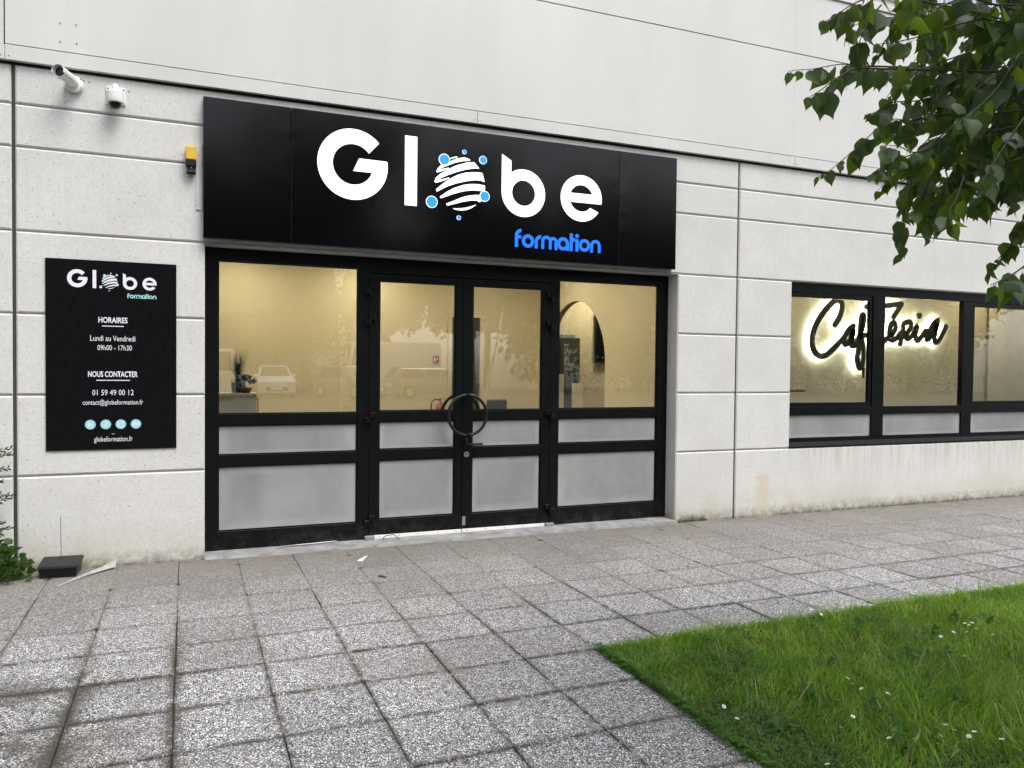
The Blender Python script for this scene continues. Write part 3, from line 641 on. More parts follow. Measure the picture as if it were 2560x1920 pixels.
def logo(parent, xf, zf, s, y, t, mw, mblue, mdots, halo=None):
    """wordmark with ringed globe; xf/zf map sign coordinates, s scales, y front face, t thickness"""
    P_ = lambda poly: [(xf(a), zf(b)) for a, b in poly]
    def L(name, fn, mat, lab=None, par=parent): m = MB(); fn(m); return fixn(m.build(name, mat, par, label=lab))
    Y0, Y1 = y, y + t
    arc = lambda cx, cz, r_, a0, a1, n_: [(cx + r_ * math.cos(R(a0 + (a1 - a0) * k / n_)), cz + r_ * math.sin(R(a0 + (a1 - a0) * k / n_))) for k in range(n_ + 1)]
    def G(m):
        c = (1.503, 3.773); poly = arc(*c, .342, 42, 370, 56) + [(1.561, 3.836), (1.504, 3.710)] + arc(*c, .197, 341.4, 38, 44); m.prism(P_(poly), Y0, Y1)
    L('letter', G, mw, 'white capital G')
    L('letter', lambda m: m.prism(P_([(2.02, 3.425), (2.144, 3.425), (2.144, 4.115), (2.02, 4.115)]), Y0, Y1), mw, 'white letter l')
    em = L('globe_emblem', lambda m: m.prism(P_(STRIPES[3]), Y0, Y1), mw, 'white striped globe standing for the letter o')
    for i, st in enumerate(STRIPES):
        if i != 3: L('globe_stripe', lambda m, st=st: m.prism(P_(st), Y0, Y1), mw, par=em)
    for (dx, dz, dr), dm in zip(DOTS, mdots):
        L('globe_dot', lambda m: m.disc(xf(dx), zf(dz), dr * s, Y0 - .003 * min(1, s * 2), Y1 - .0005), dm, par=em)
        if halo: L('dot_rim', lambda m: m.ring(xf(dx), zf(dz), dr * s * 1.10, dr * s * 1.005, 0, 360, Y0 - .0015, Y1 - .0003, 24), halo, par=em)
    def B(m):
        m.ring(xf(3.3115), zf(3.663), .25 * s, .134 * s, 0, 360, Y0, Y1, 48)
        m.prism(P_([(3.167, 3.867), (3.167, 3.99), (3.062, 4.049)] + arc(3.3115, 3.663, .2502, 180, 125.3, 8)), Y0, Y1)
    L('letter', B, mw, 'white letter b')
    def E_(m):
        c = (4.0015, 3.6715); m.ring(xf(c[0]), zf(c[1]), .2515 * s, .145 * s, -10.6, 326.8, Y0, Y1, 48, -18.6, 318.1)
        m.prism(P_(arc(*c, .145, -18.6, 20.4, 6) + arc(*c, .145, 159.6, 198.6, 6)), Y0, Y1)
    L('letter', E_, mw, 'white letter e')
    T = .035; rct = lambda m, x0, x1, z0, z1, dy=0: m.prism(P_([(x0, z0), (x1, z0), (x1, z1), (x0, z1)]), Y0 - dy, Y1 - dy)
    rg = lambda m, cx, cz, ro, ri, a0, a1, dy=0: m.ring(xf(cx), zf(cz), ro * s, ri * s, a0, a1, Y0 - dy, Y1 - dy, 24)
    e_ = .0012 * min(1, s * 2)
    def f_(m): rct(m, 3.218, 3.253, 3.090, 3.212); rg(m, 3.290, 3.212, .072, .037, 90, 180); rct(m, 3.253, 3.288, 3.184, 3.216)
    def o1(m): rg(m, 3.369, 3.162, .071, .036, 0, 360)
    def r_(m): rct(m, 3.449, 3.482, 3.090, 3.163); rg(m, 3.521, 3.163, .072, .039, 90, 180)
    def m_(m):
        rct(m, 3.526, 3.557, 3.090, 3.174); rct(m, 3.615, 3.646, 3.090, 3.174); rct(m, 3.684, 3.716, 3.090, 3.174)
        rg(m, 3.586, 3.174, .060, .029, 0, 180); rg(m, 3.6655, 3.174, .0505, .0195, 0, 180, e_)
    def a_(m): rg(m, 3.785, 3.161, .071, .036, 0, 360); rct(m, 3.821, 3.856, 3.090, 3.161, e_)
    def t_(m): rct(m, 3.866, 3.900, 3.090, 3.280); rct(m, 3.900, 3.929, 3.196, 3.230)
    def i_(m): rct(m, 3.936, 3.971, 3.090, 3.222); m.disc(xf(3.9535), zf(3.258), .021 * s, Y0, Y1)
    def o2(m): rg(m, 4.0455, 3.162, .068, .035, 0, 360)
    def n_(m): rct(m, 4.119, 4.151, 3.090, 3.167); rct(m, 4.214, 4.246, 3.090, 3.167); rg(m, 4.1825, 3.167, .0635, .0315, 0, 180)
    for ch, fn in zip('formation', (f_, o1, r_, m_, a_, t_, i_, o2, n_)): L('letter', fn, mblue, 'small letter ' + ch)

# big fascia sign
SIGN = thing('shop_sign', 'long black light-box sign with lit white and blue lettering over the entrance', 'sign', (2.69, -.04, 2.965))
for a, b, yy in [(.145, .916, -.080), (.920, 4.478, -.083), (4.482, 5.240, -.080)]: MB().plate(a, b, 2.968, 4.245, yy, .0 - .001, .003).build('sign_panel', M['sign_black'], SIGN)
logo(SIGN, lambda x: x, lambda z: z, 1.0, -.091, .0075, M['led_white'], M['led_blue'], [M['dot_blue']] * 6, M['led_white'])

# information board
BX, BZ = lambda x: -.953 + (x - 1.161) * .229, lambda z: 2.549 + (z - 3.773) * .229
BOARD = thing('information_board', 'upright black board with opening hours and contact details left of the entrance', 'sign', (-.6, 0, 1.045))
MB().plate(-1.118, -.081, 1.046, 2.713, -.0125, -.001, .001).build('panel', M['board_black'], BOARD)
pt = M['pale_teal_print']
logo(BOARD, BX, BZ, .229, -.0142, .0014, M['white_print'], pt, [pt, M['white_print'], pt, pt, pt, M['white_print']])
for sx, sz in [(-1.10, 2.695), (-.10, 2.695), (-1.10, 1.065), (-.10, 1.065), (-1.10, 1.88)]: MB().disc(sx, sz, .006, -.0145, -.012, 10).build('screw', M['black_pl'], BOARD)
def text(s, x0, x1, zb, zt, bold, mat, parent, y=-.0138):
    c = bpy.data.curves.new('text', 'FONT'); c.body = s; c.size = 1; c.resolution_u = 3; c.offset = bold; c.space_character = 1.0
    o = bpy.data.objects.new('tmp', c); COL.objects.link(o); bpy.context.view_layer.update()
    me = bpy.data.meshes.new_from_object(o.evaluated_get(bpy.context.evaluated_depsgraph_get())); bpy.data.objects.remove(o)
    co = np.empty(len(me.vertices) * 3); me.vertices.foreach_get('co', co); co = co.reshape(-1, 3)
    xa, xb, yt = co[:, 0].min(), co[:, 0].max(), co[:, 1].max(); o0 = wloc(parent)
    nx = x0 + (co[:, 0] - xa) / (xb - xa) * (x1 - x0) - o0.x; nz = zb + co[:, 1] / yt * (zt - zb) - o0.z
    me.vertices.foreach_set('co', np.c_[nx, np.full(len(nx), y - o0.y), nz].ravel()); me.update(); me.materials.clear(); me.materials.append(mat)
    r = bpy.data.objects.new('lettering', me); COL.objects.link(r); r.parent = parent; r['label'] = 'white words ' + s if '@' not in s and '.' not in s else 'white line of contact text'; return r
W = M['white_print']
text('HORAIRES', -.712, -.481, 2.170, 2.219, .022, W, BOARD); text('Lundi au Vendredi', -.776, -.419, 2.008, 2.056, .0, W, BOARD); text('09h00 - 17h30', -.720, -.447, 1.927, 1.972, .0, W, BOARD)
text('NOUS CONTACTER', -.794, -.399, 1.692, 1.741, .022, W, BOARD); text('01 59 49 00 12', -.761, -.433, 1.529, 1.577, .0, W, BOARD)
text('contact@globeformation.fr', -.836, -.357, 1.446, 1.490, .0, W, BOARD); text('globeformation.fr', -.748, -.442, 1.119, 1.163, .0, W, BOARD)
for a, b, z in [(-.683, -.510, 2.136), (-.729, -.462, 1.657)]: MB().box(a, b, -.0138, -.0124, z, z + .0075).build('underline', W, BOARD)
for dx in (-.604, -.590): MB().disc(dx, 1.185, .0035, -.0138, -.0124, 8).build('print_dot', W, BOARD)
for i, ix in enumerate((-.777, -.656, -.536, -.415)):
    ic = MB().disc(ix, 1.2705, .042, -.0140, -.0124, 28).build('round_icon', M['teal_print'], BOARD); q = MB(); Ya, Yb = -.0150, -.0141
    if i == 0: text('in', ix - .019, ix + .021, 1.253, 1.292, .02, W, ic, -.0150)
    elif i == 1:
        q.ring(ix - .006, 1.260, .0135, .0070, 60, 350, Ya, Yb, 16); q.box(ix + .0035, ix + .0095, Ya - .0003, Yb, 1.260, 1.295); q.ring(ix + .021, 1.293, .0165, .0105, 180, 262, Ya - .0006, Yb, 10); q.build('note_glyph', W, ic)
    elif i == 2:
        q.box(ix - .021, ix + .021, Ya, Yb, 1.2875, 1.2915); q.box(ix - .021, ix + .021, Ya, Yb, 1.2495, 1.2535); q.box(ix - .021, ix - .017, Ya, Yb, 1.2535, 1.2875); q.box(ix + .017, ix + .021, Ya, Yb, 1.2535, 1.2875)
        q.ring(ix, 1.2705, .0105, .0070, 0, 360, Ya, Yb, 18); q.disc(ix + .0115, 1.282, .0022, Ya, Yb, 8); q.build('camera_glyph', W, ic)
    else:
        q.bbox(ix - .0225, ix + .0225, Ya, Yb, 1.2555, 1.2855, .0004); q.build('play_glyph', W, ic); MB().prism([(ix - .006, 1.2635), (ix + .008, 1.2705), (ix - .006, 1.2775)], Ya - .0008, Ya - .0002).build('play_triangle', M['teal_print'], ic)

# ------------------------------------------------------------------ fittings on the wall
t = thing('bullet_camera', 'white bullet security camera aimed left, below the fascia', 'camera', (-.905, 0, 4.215))
b0 = Vector((-.893, 0, 4.215)); MB().lathe([(.0, -.0), (.072, .0), (.073, .028), (.066, .040), (.045, .046)], b0, (0, -1, 0), 28).build('wall_box', M['white_pl'], t, smooth=False)
tip = Vector((-.976, -.25, 4.239)); root = Vector((-.895, -.045, 4.224)); ax = (tip - root).normalized()
m = MB(); m.lathe([(.036, -.02), (.044, .0), (.045, .05), (.045, .205), (.0445, .212), (.040, .213), (.0395, .205)], root, ax, 28); smooth_by_angle(m.build('body', M['white_pl'], t))
m = MB(); m.lathe([(.0393, .2075), (.022, .2078), (.019, .2076)], root, ax, 24); m.build('lens', M['lens'], t)
m = MB(); m.lathe([(.028, -.03), (.034, .0), (.030, .04)], b0 + Vector((0, -.045, 0)), ax, 20); m.build('joint', M['white_pl'], t, smooth=True)
a = ax.orthogonal(); upv = (Vector((0, 0, 1)) - ax * ax.z).normalized(); sd = ax.cross(upv); sh = MB()
for k in range(15):
    w = R(-20 + 220 * k / 14); d_ = (math.cos(w) * sd + math.sin(w) * upv)
    for rr_, ll in ((.0475, .045), (.0475, .245), (.0505, .245), (.0505, .045)): sh.v.append(tuple(root + ax * ll + d_ * rr_))
for k in range(14):
    for j in range(4): sh.f.append((4 * k + j, 4 * k + (j + 1) % 4, 4 * k + 4 + (j + 1) % 4, 4 * k + 4 + j))
sh.build('sun_hood', M['white_pl'], t)
for hx, hz in [(-.945, 4.20), (-.845, 4.19), (-.84, 4.262)]: MB().disc(hx, hz, .008, -.043, -.036, 8).build('screw', M['sill'], t)
t = thing('dome_camera', 'white dome security camera hanging from a wall bracket', 'camera', (-.571, 0, 4.09))
MB().bbox(-.649, -.493, -.014, -.0, 4.088, 4.242, .003).build('wall_plate', M['white_pl'], t)
smooth_by_angle(MB().tube([(-.569, -.012, 4.205), (-.569, -.05, 4.222), (-.569, -.09, 4.220), (-.569, -.105, 4.195), (-.569, -.105, 4.16)], [.026, .027, .027, .026, .024], 14).build('bracket_arm', M['white_pl'], t))
smooth_by_angle(MB().lathe([(.030, .105), (.060, .098), (.070, .085), (.0705, .050), (.072, .049), (.0725, .012), (.070, .0), (.052, -.004)], (-.569, -.105, 4.078), (0, 0, 1), 30).build('housing', M['white_pl'], t))
smooth_by_angle(MB().lathe([(.050 * math.cos(R(q)), -.004 - .050 * math.sin(R(q))) for q in range(0, 90, 12)], (-.569, -.105, 4.078), (0, 0, 1), 24).build('dome', M['lens'], t))
for hx, hz in [(-.632, 4.222), (-.508, 4.222), (-.632, 4.10), (-.508, 4.10)]: MB().disc(hx, hz, .007, -.0165, -.013, 8).build('screw', M['sill'], t)
t = thing('motion_sensor', 'small yellow and black sensor box beside the sign', 'sensor', (.042, 0, 3.54))
MB().bbox(-.003, .087, -.075, -.012, 3.664, 3.782, .005).build('yellow_cover', M['yellow'], t)
MB().bbox(-.003, .087, -.077, -.010, 3.603, 3.6625, .004).build('base', M['black_pl'], t)
m = MB(); m.bbox(.010, .078, -.060, -.0, 3.565, 3.604, .004); m.build('bracket', M['black_pl'], t); smooth_by_angle(MB().tube([(.006, -.045, 3.555), (.080, -.045, 3.555)], .021, 14).build('swivel', M['black_pl'], t))
MB().disc(.043, 3.592, .005, -.0625, -.0595, 8).build('screw', M['steel'], t)

# ------------------------------------------------------------------ things inside
t = thing('reception_counter', 'cream reception counter carrying two pot plants behind the left pane', 'counter', (.2, 1.35, .012))
MB().bbox(-.35, .712, 1.20, 1.62, .013, 1.47, .004).build('body', M['cream'], t); MB().bbox(-.37, .722, 1.19, 1.64, 1.471, 1.503, .004).build('top', M['white_lam'], t); MB().box(.7225, .735, 1.215, 1.24, .5, 1.45).build('end_strip', M['lining'], t)
def blades(cx, cy, z, n, h0, h1, spread, w, seed):
    rr = random.Random(seed); m = MB()
    for k in range(n):
        a = rr.uniform(0, 6.283); r0 = rr.uniform(0, .03); h = rr.uniform(h0, h1); b = rr.uniform(.1, 1) * spread; d = Vector((math.cos(a), math.sin(a), 0)); s_ = Vector((-d.y, d.x, 0)) * w
        p = [Vector((cx, cy, z)) + d * (r0 + b * t_ * t_) + Vector((0, 0, h * t_ * (1 - .1 * t_))) for t_ in (0, .4, .75, 1)]
        m.add([p[0] - s_, p[0] + s_, p[1] + s_ * .9, p[1] - s_ * .9, p[2] + s_ * .6, p[2] - s_ * .6, p[3]], [(0, 1, 2, 3), (3, 2, 4, 5), (5, 4, 6)])
    return m
t = thing('ornamental_grass', 'tall pot of spiky ornamental grass on the counter', 'plant', (.530, 1.42, 1.504))
MB().lathe([(.05, 0), (.065, .02), (.07, .11), (.06, .11)], (.530, 1.42, 1.504), (0, 0, 1), 18).build('pot', M['black_pl'], t, smooth=True); blades(.530, 1.42, 1.60, 90, .22, .48, .16, .004, 2).build('blades', M['pot_grass'], t, kind='stuff')
def leafcloud(m, c, rad, n, size, rr, squash=1.0):
    for k in range(n):
        while True:
            p = Vector((rr.uniform(-1, 1), rr.uniform(-1, 1), rr.uniform(-1, 1)))
            if p.length < 1: break
        p = Vector(c) + Vector((p.x * rad, p.y * rad, p.z * rad * squash)); d = Vector((rr.gauss(0, 1), rr.gauss(0, 1), rr.gauss(0, .6))).normalized(); s_ = d.orthogonal().normalized() * size * .35; d = d * size * rr.uniform(.6, 1.2)
        m.add([p, p + d * .5 + s_, p + d, p + d * .5 - s_], [(0, 1, 2, 3)])
rr = random.Random(5)
t = thing('bonsai', 'small dark bonsai in a brown dish on the counter', 'plant', (.605, 1.30, 1.504))
MB().lathe([(.045, .0), (.05, .012), (.07, .05), (.075, .06), (.06, .06)], (.605, 1.30, 1.504), (0, 0, 1), 18).build('pot', M['pot_dark'], t, smooth=True); MB().tube([(.605, 1.30, 1.555), (.59, 1.30, 1.60), (.62, 1.30, 1.66)], [.012, .009, .005], 6).build('trunk', M['bark'], t)
m = MB(); leafcloud(m, (.60, 1.30, 1.675), .075, 260, .022, rr, .45); leafcloud(m, (.665, 1.30, 1.635), .05, 140, .022, rr, .5); leafcloud(m, (.545, 1.31, 1.64), .05, 120, .022, rr, .5); m.build('foliage', M['bonsai'], t, kind='stuff')

t = thing('fire_extinguisher', 'red fire extinguisher with black hose hung low in the hall', 'extinguisher', (3.79, 4.36, .60))
MB().lathe([(.06, .0), (.075, .02), (.075, .48), (.06, .55), (.025, .585), (.022, .62)], (3.79, 4.36, .655), (0, 0, 1), 20).build('cylinder', M['red'], t, smooth=True)
m = MB(); m.bbox(3.775, 3.805, 4.34, 4.38, 1.272, 1.30, .003); m.add([(3.78, 4.35, 1.30), (3.78, 4.37, 1.30), (3.90, 4.35, 1.335), (3.90, 4.37, 1.335), (3.88, 4.35, 1.30), (3.88, 4.37, 1.30)], [(0, 1, 3, 2), (0, 1, 5, 4)]); m.build('valve', M['black_pl'], t)
MB().tube([(3.78, 4.36, 1.285), (3.70, 4.36, 1.29), (3.645, 4.36, 1.24), (3.64, 4.36, 1.1), (3.68, 4.36, .9)], .011, 8).build('hose', M['black_pl'], t, smooth=True)
t = thing('extinguisher_sign', 'small red square safety sign on the hall wall', 'sign', (3.755, 4.49, 1.857))
MB().box(3.707, 3.803, 4.490, 4.499, 1.885, 1.995).build('plate', M['red'], t); m = MB(); m.box(3.722, 3.745, 4.487, 4.4895, 1.90, 1.965); m.box(3.730, 3.737, 4.4865, 4.4893, 1.965, 1.98); m.disc(3.778, 1.945, .014, 4.487, 4.4895, 10); m.build('pictogram', M['white_print'], t)
MB().box(3.707, 3.803, 4.4905, 4.499, 1.855, 1.8845).build('caption_strip', M['bluebox'], t)
def chair(x, y, top, w, label):
    t = thing('office_chair', label, 'chair', (x, y, .012), 'office chairs in the hall')
    MB().bbox(x - w / 2, x + w / 2, y + .18, y + .24, .62, top, .02).build('backrest', M['black_pl'], t); MB().bbox(x - w / 2, x + w / 2, y - .25, y + .2, .45, .53, .02).build('seat', M['black_pl'], t)
    MB().tube([(x, y, .10), (x, y, .46)], .025, 10).build('column', M['black_pl'], t)
    for k in range(5): MB().tube([(x, y, .10), (x + .28 * math.cos(k * 1.257), y + .28 * math.sin(k * 1.257), .05)], .016, 6).build('leg', M['black_pl'], t)
chair(4.40, 3.2, 1.325, .33, 'black office chair in the open, right of the dark doorway'); chair(3.93, 3.3, 1.375, .20, 'narrow black office chair half hidden behind the ring handle')
t = thing('metal_cabinet', 'tall grey-green metal cabinet seen through the arch', 'cabinet', (6.2, 4.95, .012))
MB().bbox(5.72, 6.50, 4.72, 5.19, .013, 2.36, .006).build('body', M['cabinet'], t); MB().box(6.105, 6.111, 4.714, 4.72, .1, 2.33).build('door_gap', M['tv'], t); MB().bbox(6.13, 6.15, 4.70, 4.715, 1.1, 1.22, .003).build('handle', M['steel'], t)
o = MB().bbox(5.76, 6.42, 4.76, 5.1, 2.361, 2.415, .004).build('storage_box', M['bluebox']); tag(o, 'flat blue-grey box on top of the metal cabinet', 'box')
def board(x0, x1, z1, y, lean, label):
    o = MB().add([(x0, y - lean, .013), (x1, y - lean, .013), (x1 + .03, y, z1), (x0 + .03, y, z1), (x0, y - lean + .02, .013), (x1, y - lean + .02, .013), (x1 + .03, y + .02, z1), (x0 + .03, y + .02, z1)], [(0, 1, 2, 3), (7, 6, 5, 4), (1, 5, 6, 2), (0, 3, 7, 4), (3, 2, 6, 7)]).build('leaning_board', M['white_lam']); tag(o, label, 'board', 'white boards leaning beyond the arch')
board(6.21, 6.42, 1.557, 4.5, .10, 'white board leaning before the right edge of the metal cabinet'); board(5.80, 6.06, 1.715, 4.52, .04, 'upright white board at the left side of the arch')
t = thing('wall_television', 'black flat television on the wall beyond the arch', 'television', (7.6, 5.14, 1.94))
MB().bbox(7.02, 8.25, 5.10, 5.15, 1.935, 2.885, .006).build('casing', M['tv'], t); MB().box(7.04, 8.23, 5.094, 5.0985, 1.975, 2.865).build('screen', M['lens'], t); MB().bbox(7.3, 7.9, 5.151, 5.199, 2.2, 2.6, .003).build('wall_mount', M['black_pl'], t); MB().disc(7.17, 2.02, .008, 5.090, 5.094, 8).build('status_light', M['white_print'], t)
t = thing('cafeteria_table', 'thin dark table top at the left end of the ribbon window', 'table', (7.2, .75, .012))
MB().bbox(6.7, 7.78, .55, 1.0, 1.525, 1.553, .004).build('top', M['dark_in'], t); MB().tube([(7.2, .78, .02), (7.2, .78, 1.525)], .03, 10).build('column', M['dark_in'], t); MB().lathe([(.2, 0), (.2, .015), (.04, .03)], (7.2, .78, .013), (0, 0, 1), 20).build('base', M['dark_in'], t)
cu = MB(); cn = 60
for k in range(cn + 1):
    x = 12.55 + 1.0 * k / cn; y = 1.43 + .012 * math.sin(k * .21); cu.v += [(x, y, .05), (x, y, 3.4)]
cu.f = [(2 * k, 2 * k + 2, 2 * k + 3, 2 * k + 1) for k in range(cn)]; tag(cu.build('curtain', M['curtain'], smooth=True), 'pale hanging curtain behind the right window pane', 'curtain')

# halo-lit script sign on the cafeteria wall
CAFE = thing('neon_sign', 'black handwritten Cafeteria sign with white halo light behind the window', 'sign', (10.1, 1.46, 2.2))
SCR = {
 'C': [(9.14,2.519),(9.225,2.638),(9.269,2.762),(9.259,2.859),(9.186,2.899),(9.076,2.851),(8.922,2.712),(8.786,2.538),(8.713,2.368),(8.701,2.223),(8.751,2.103),(8.861,2.039),(8.986,2.059),(9.126,2.159),(9.25,2.259),(9.34,2.34)],
 'a': [(9.518,2.512),(9.422,2.448),(9.344,2.347),(9.331,2.261),(9.374,2.225),(9.442,2.3),(9.519,2.463),(9.491,2.314),(9.482,2.215),(9.542,2.216),(9.60,2.30)],
 'f': [(9.60,2.30),(9.672,2.412),(9.713,2.555),(9.718,2.672),(9.69,2.680),(9.668,2.616),(9.643,2.417),(9.625,2.181),(9.605,1.994),(9.65,1.868),(9.706,1.921),(9.726,2.096),(9.704,2.269),(9.662,2.357),(9.751,2.37),(9.817,2.380)],
 'e': [(9.817,2.371),(9.915,2.424),(9.963,2.503),(9.912,2.536),(9.849,2.422),(9.852,2.322),(9.92,2.274),(10.019,2.316),(10.08,2.40)],
 'acute_accent': [(9.915,2.604),(9.975,2.665)],
 't': [(10.106,2.840),(10.086,2.604),(10.068,2.378),(10.121,2.281),(10.221,2.331)],
 't_bar': [(9.78,2.818),(9.971,2.826),(10.223,2.854),(10.513,2.891)], 'second_accent': [(10.513,2.885),(10.347,2.676)],
 'e.': [(10.221,2.331),(10.338,2.41),(10.404,2.513),(10.367,2.588),(10.3,2.548),(10.269,2.421),(10.307,2.321),(10.409,2.336),(10.526,2.44)],
 'r': [(10.506,2.262),(10.561,2.441),(10.575,2.569),(10.695,2.611),(10.741,2.549),(10.665,2.444),(10.615,2.392),(10.668,2.342),(10.772,2.396)],
 'i': [(10.772,2.396),(10.873,2.552),(10.842,2.397),(10.88,2.321),(10.984,2.388),(11.071,2.481)], 'i_dot': [(10.890,2.718),(10.906,2.718)],
 'a.': [(11.325,2.651),(11.246,2.603),(11.143,2.457),(11.093,2.352),(11.146,2.353),(11.25,2.486),(11.335,2.671),(11.287,2.461),(11.274,2.317),(11.347,2.306),(11.434,2.412),(11.53,2.559)]}
def cr(pts, n=5):
    P0 = [Vector((a, 0, b)) for a, b in pts]; P0 = [P0[0] * 2 - P0[1]] + P0 + [P0[-1] * 2 - P0[-2]]; out = []
    for i in range(1, len(P0) - 2):
        p0, p1, p2, p3 = P0[i - 1:i + 3]
        for k in range(n):
            t_ = k / n; out.append(.5 * ((2 * p1) + (p2 - p0) * t_ + (2 * p0 - 5 * p1 + 4 * p2 - p3) * t_ * t_ + (3 * p1 - p0 - 3 * p2 + p3) * t_ ** 3))
    out.append(P0[-2]); return out
def ribbon(m, pts, hw, y0, y1):
    n_ = len(pts); A, B = [], []
    for i in range(n_):
        d_ = pts[min(i + 1, n_ - 1)] - pts[max(i - 1, 0)]; d_ = d_.normalized() if d_.length > 1e-9 else Vector((1, 0, 0)); q_ = Vector((-d_.z, 0, d_.x)) * hw; A.append(pts[i] + q_); B.append(pts[i] - q_)
    for i in range(n_ - 1):
        m.add([(A[i].x, y0, A[i].z), (B[i].x, y0, B[i].z), (B[i + 1].x, y0, B[i + 1].z), (A[i + 1].x, y0, A[i + 1].z), (A[i].x, y1, A[i].z), (B[i].x, y1, B[i].z), (B[i + 1].x, y1, B[i + 1].z), (A[i + 1].x, y1, A[i + 1].z)], [(0, 1, 2, 3), (0, 3, 7, 4), (1, 5, 6, 2), (4, 7, 6, 5)])
dy = 0
for k_, pts in SCR.items():
    c = cr(pts); hw = .052 if k_ == 'i_dot' else .046; m = MB(); dy += .0013
    if k_ == 'i_dot': m.disc(10.898, 2.718, .052, 1.400, 1.425, 20)
    else:
        ribbon(m, c, hw, 1.400 + dy, 1.425 + dy * .5)
        for e in (c[0], c[-1]): m.disc(e.x, e.z, hw * .995, 1.4005 + dy - .0008, 1.424 + dy * .5, 14)
    so = m.build('script_stroke', M['script_front'], CAFE, label='black stroke of the handwritten word'); h = MB()
    ribbon(h, c, hw * .6, 1.440 + dy * .4, 1.445 + dy * .4); h.build('light_strip', M['halo_led'], so)

# ------------------------------------------------------------------ small things on the ground
t = thing('bait_box', 'low black plastic box with lid against the wall below the information board', 'box', (-.98, -.15, 0))
m = MB(); m.add([(-1.130, -.262, .004), (-.862, -.285, .004), (-.850, -.055, .004), (-1.118, -.035, .004), (-1.14, -.272, .085), (-.852, -.296, .085), (-.838, -.045, .105), (-1.128, -.025, .105)], [(0, 1, 5, 4), (1, 2, 6, 5), (2, 3, 7, 6), (3, 0, 4, 7), (4, 5, 6, 7)]); m.build('tray', M['black_pl'], t)
m = MB(); m.add([(-1.15, -.285, .086), (-.842, -.310, .086), (-.826, -.035, .112), (-1.138, -.015, .112), (-1.146, -.279, .104), (-.848, -.303, .104), (-.833, -.041, .132), (-1.134, -.021, .132)], [(0, 1, 5, 4), (1, 2, 6, 5), (2, 3, 7, 6), (3, 0, 4, 7), (4, 5, 6, 7), (0, 3, 2, 1)]); m.build('lid', M['black_pl'], t)
sb = MB(); pts = [(-.955, -.60, .006), (-.87, -.46, .012), (-.78, -.31, .018), (-.68, -.19, .03), (-.61, -.12, .045), (-.575, -.10, .05)]; hw = [.004, .012, .02, .03, .045, .05]
for p, h_ in zip(pts, hw): sb.v += [(p[0], p[1] - h_ * .6, .008 + p[2] * .25), (p[0] + h_ * .1, p[1] + h_ * .9, .012 + p[2] * .5 + h_ * .5)]
sb.f = [(2 * k, 2 * k + 1, 2 * k + 3, 2 * k + 2) for k in range(len(pts) - 1)]; tag(sb.build('plastic_band', M['band'], smooth=True), 'bent strip of whitish plastic band lying beside the black box', 'litter')
MBl = MB().add([(1.462, -.565, .004), (1.505, -.598, .004), (1.610, -.375, .005), (1.485, -.56, .014)], [(0, 1, 3), (1, 2, 3), (2, 0, 3)]); tag(MBl.build('paper_scrap', M['paper']), 'small folded white paper scrap on the slabs before the left door', 'litter')
tag(MB().tube([(1.529, -1.175, .010), (1.555, -1.205, .012), (1.577, -1.236, .009)], [.008, .009, .007], 7).build('twig_piece', M['bark']), 'short dark stick lying on the slabs', 'litter')
tag(MB().add([(.78, .085, .036), (.86, .10, .05), (1.05, .13, .040), (.95, .155, .038)], [(0, 1, 2, 3)]).add([(1.05, .13, .040), (1.42, .165, .041), (1.40, .185, .042), (.95, .155, .038)], [(0, 1, 2, 3)]).build('paper_strip', M['paper']), 'long white torn paper strip on the threshold under the left pane', 'litter')

# ------------------------------------------------------------------ lawn growth
def np_mesh(name, V, F, mat, parent=None, kind=None, nside=4, smooth=False):
    me = bpy.data.meshes.new(name); me.vertices.add(len(V)); me.vertices.foreach_set('co', V.astype(np.float32).ravel())
    me.loops.add(F.size); me.loops.foreach_set('vertex_index', F.astype(np.int32).ravel()); me.polygons.add(len(F)); me.polygons.foreach_set('loop_start', np.arange(0, F.size, nside, dtype=np.int32))
    try: me.polygons.foreach_set('loop_total', np.full(len(F), nside, dtype=np.int32))
    except Exception: pass
    me.materials.append(mat); me.update(calc_edges=True); me.validate()
    o = bpy.data.objects.new(name, me); COL.objects.link(o)
    if parent is not None: o.parent = parent
    if kind: o['kind'] = kind
    return o
def vnoise(x, y, s, seed):
    r_ = np.random.default_rng(seed); out = 0
    for k in range(5):
        a, b, c = r_.uniform(-1, 1, 3); out = out + np.sin((x * a + y * b) * s * 3 + c * 6) * .45
    return out
def blade_field(xy, h, w, lean, name, mat, parent=None):
    n_ = len(xy); a = rng.uniform(0, 2 * np.pi, n_); a = np.where(rng.uniform(0, 1, n_) < .6, vnoise(xy[:, 0], xy[:, 1], 2.6, 17) * 3.0 + rng.normal(0, .55, n_), a); d = np.c_[np.cos(a), np.sin(a)]; f_ = rng.uniform(0, 2 * np.pi, n_); s_ = np.c_[np.cos(f_), np.sin(f_)] * w[:, None]
    ts = np.array([0, .38, .72, 1.0]); ws = np.array([.8, 1.0, .75, .08]); V = np.zeros((n_, 8, 3))
    for i, (t_, wv) in enumerate(zip(ts, ws)):
        c = np.c_[xy + d * (lean * h * t_ ** 2)[:, None], -.008 + h * t_ * (1 - .22 * lean * t_)]
        V[:, 2 * i, :2] = c[:, :2] - s_ * wv; V[:, 2 * i + 1, :2] = c[:, :2] + s_ * wv; V[:, 2 * i, 2] = V[:, 2 * i + 1, 2] = c[:, 2]
    base = np.arange(n_)[:, None, None] * 8; q = np.array([[0, 1, 3, 2], [2, 3, 5, 4], [4, 5, 7, 6]])[None]
    return np_mesh(name, V.reshape(-1, 3), (base + q).reshape(-1, 4), mat, parent, 'stuff')
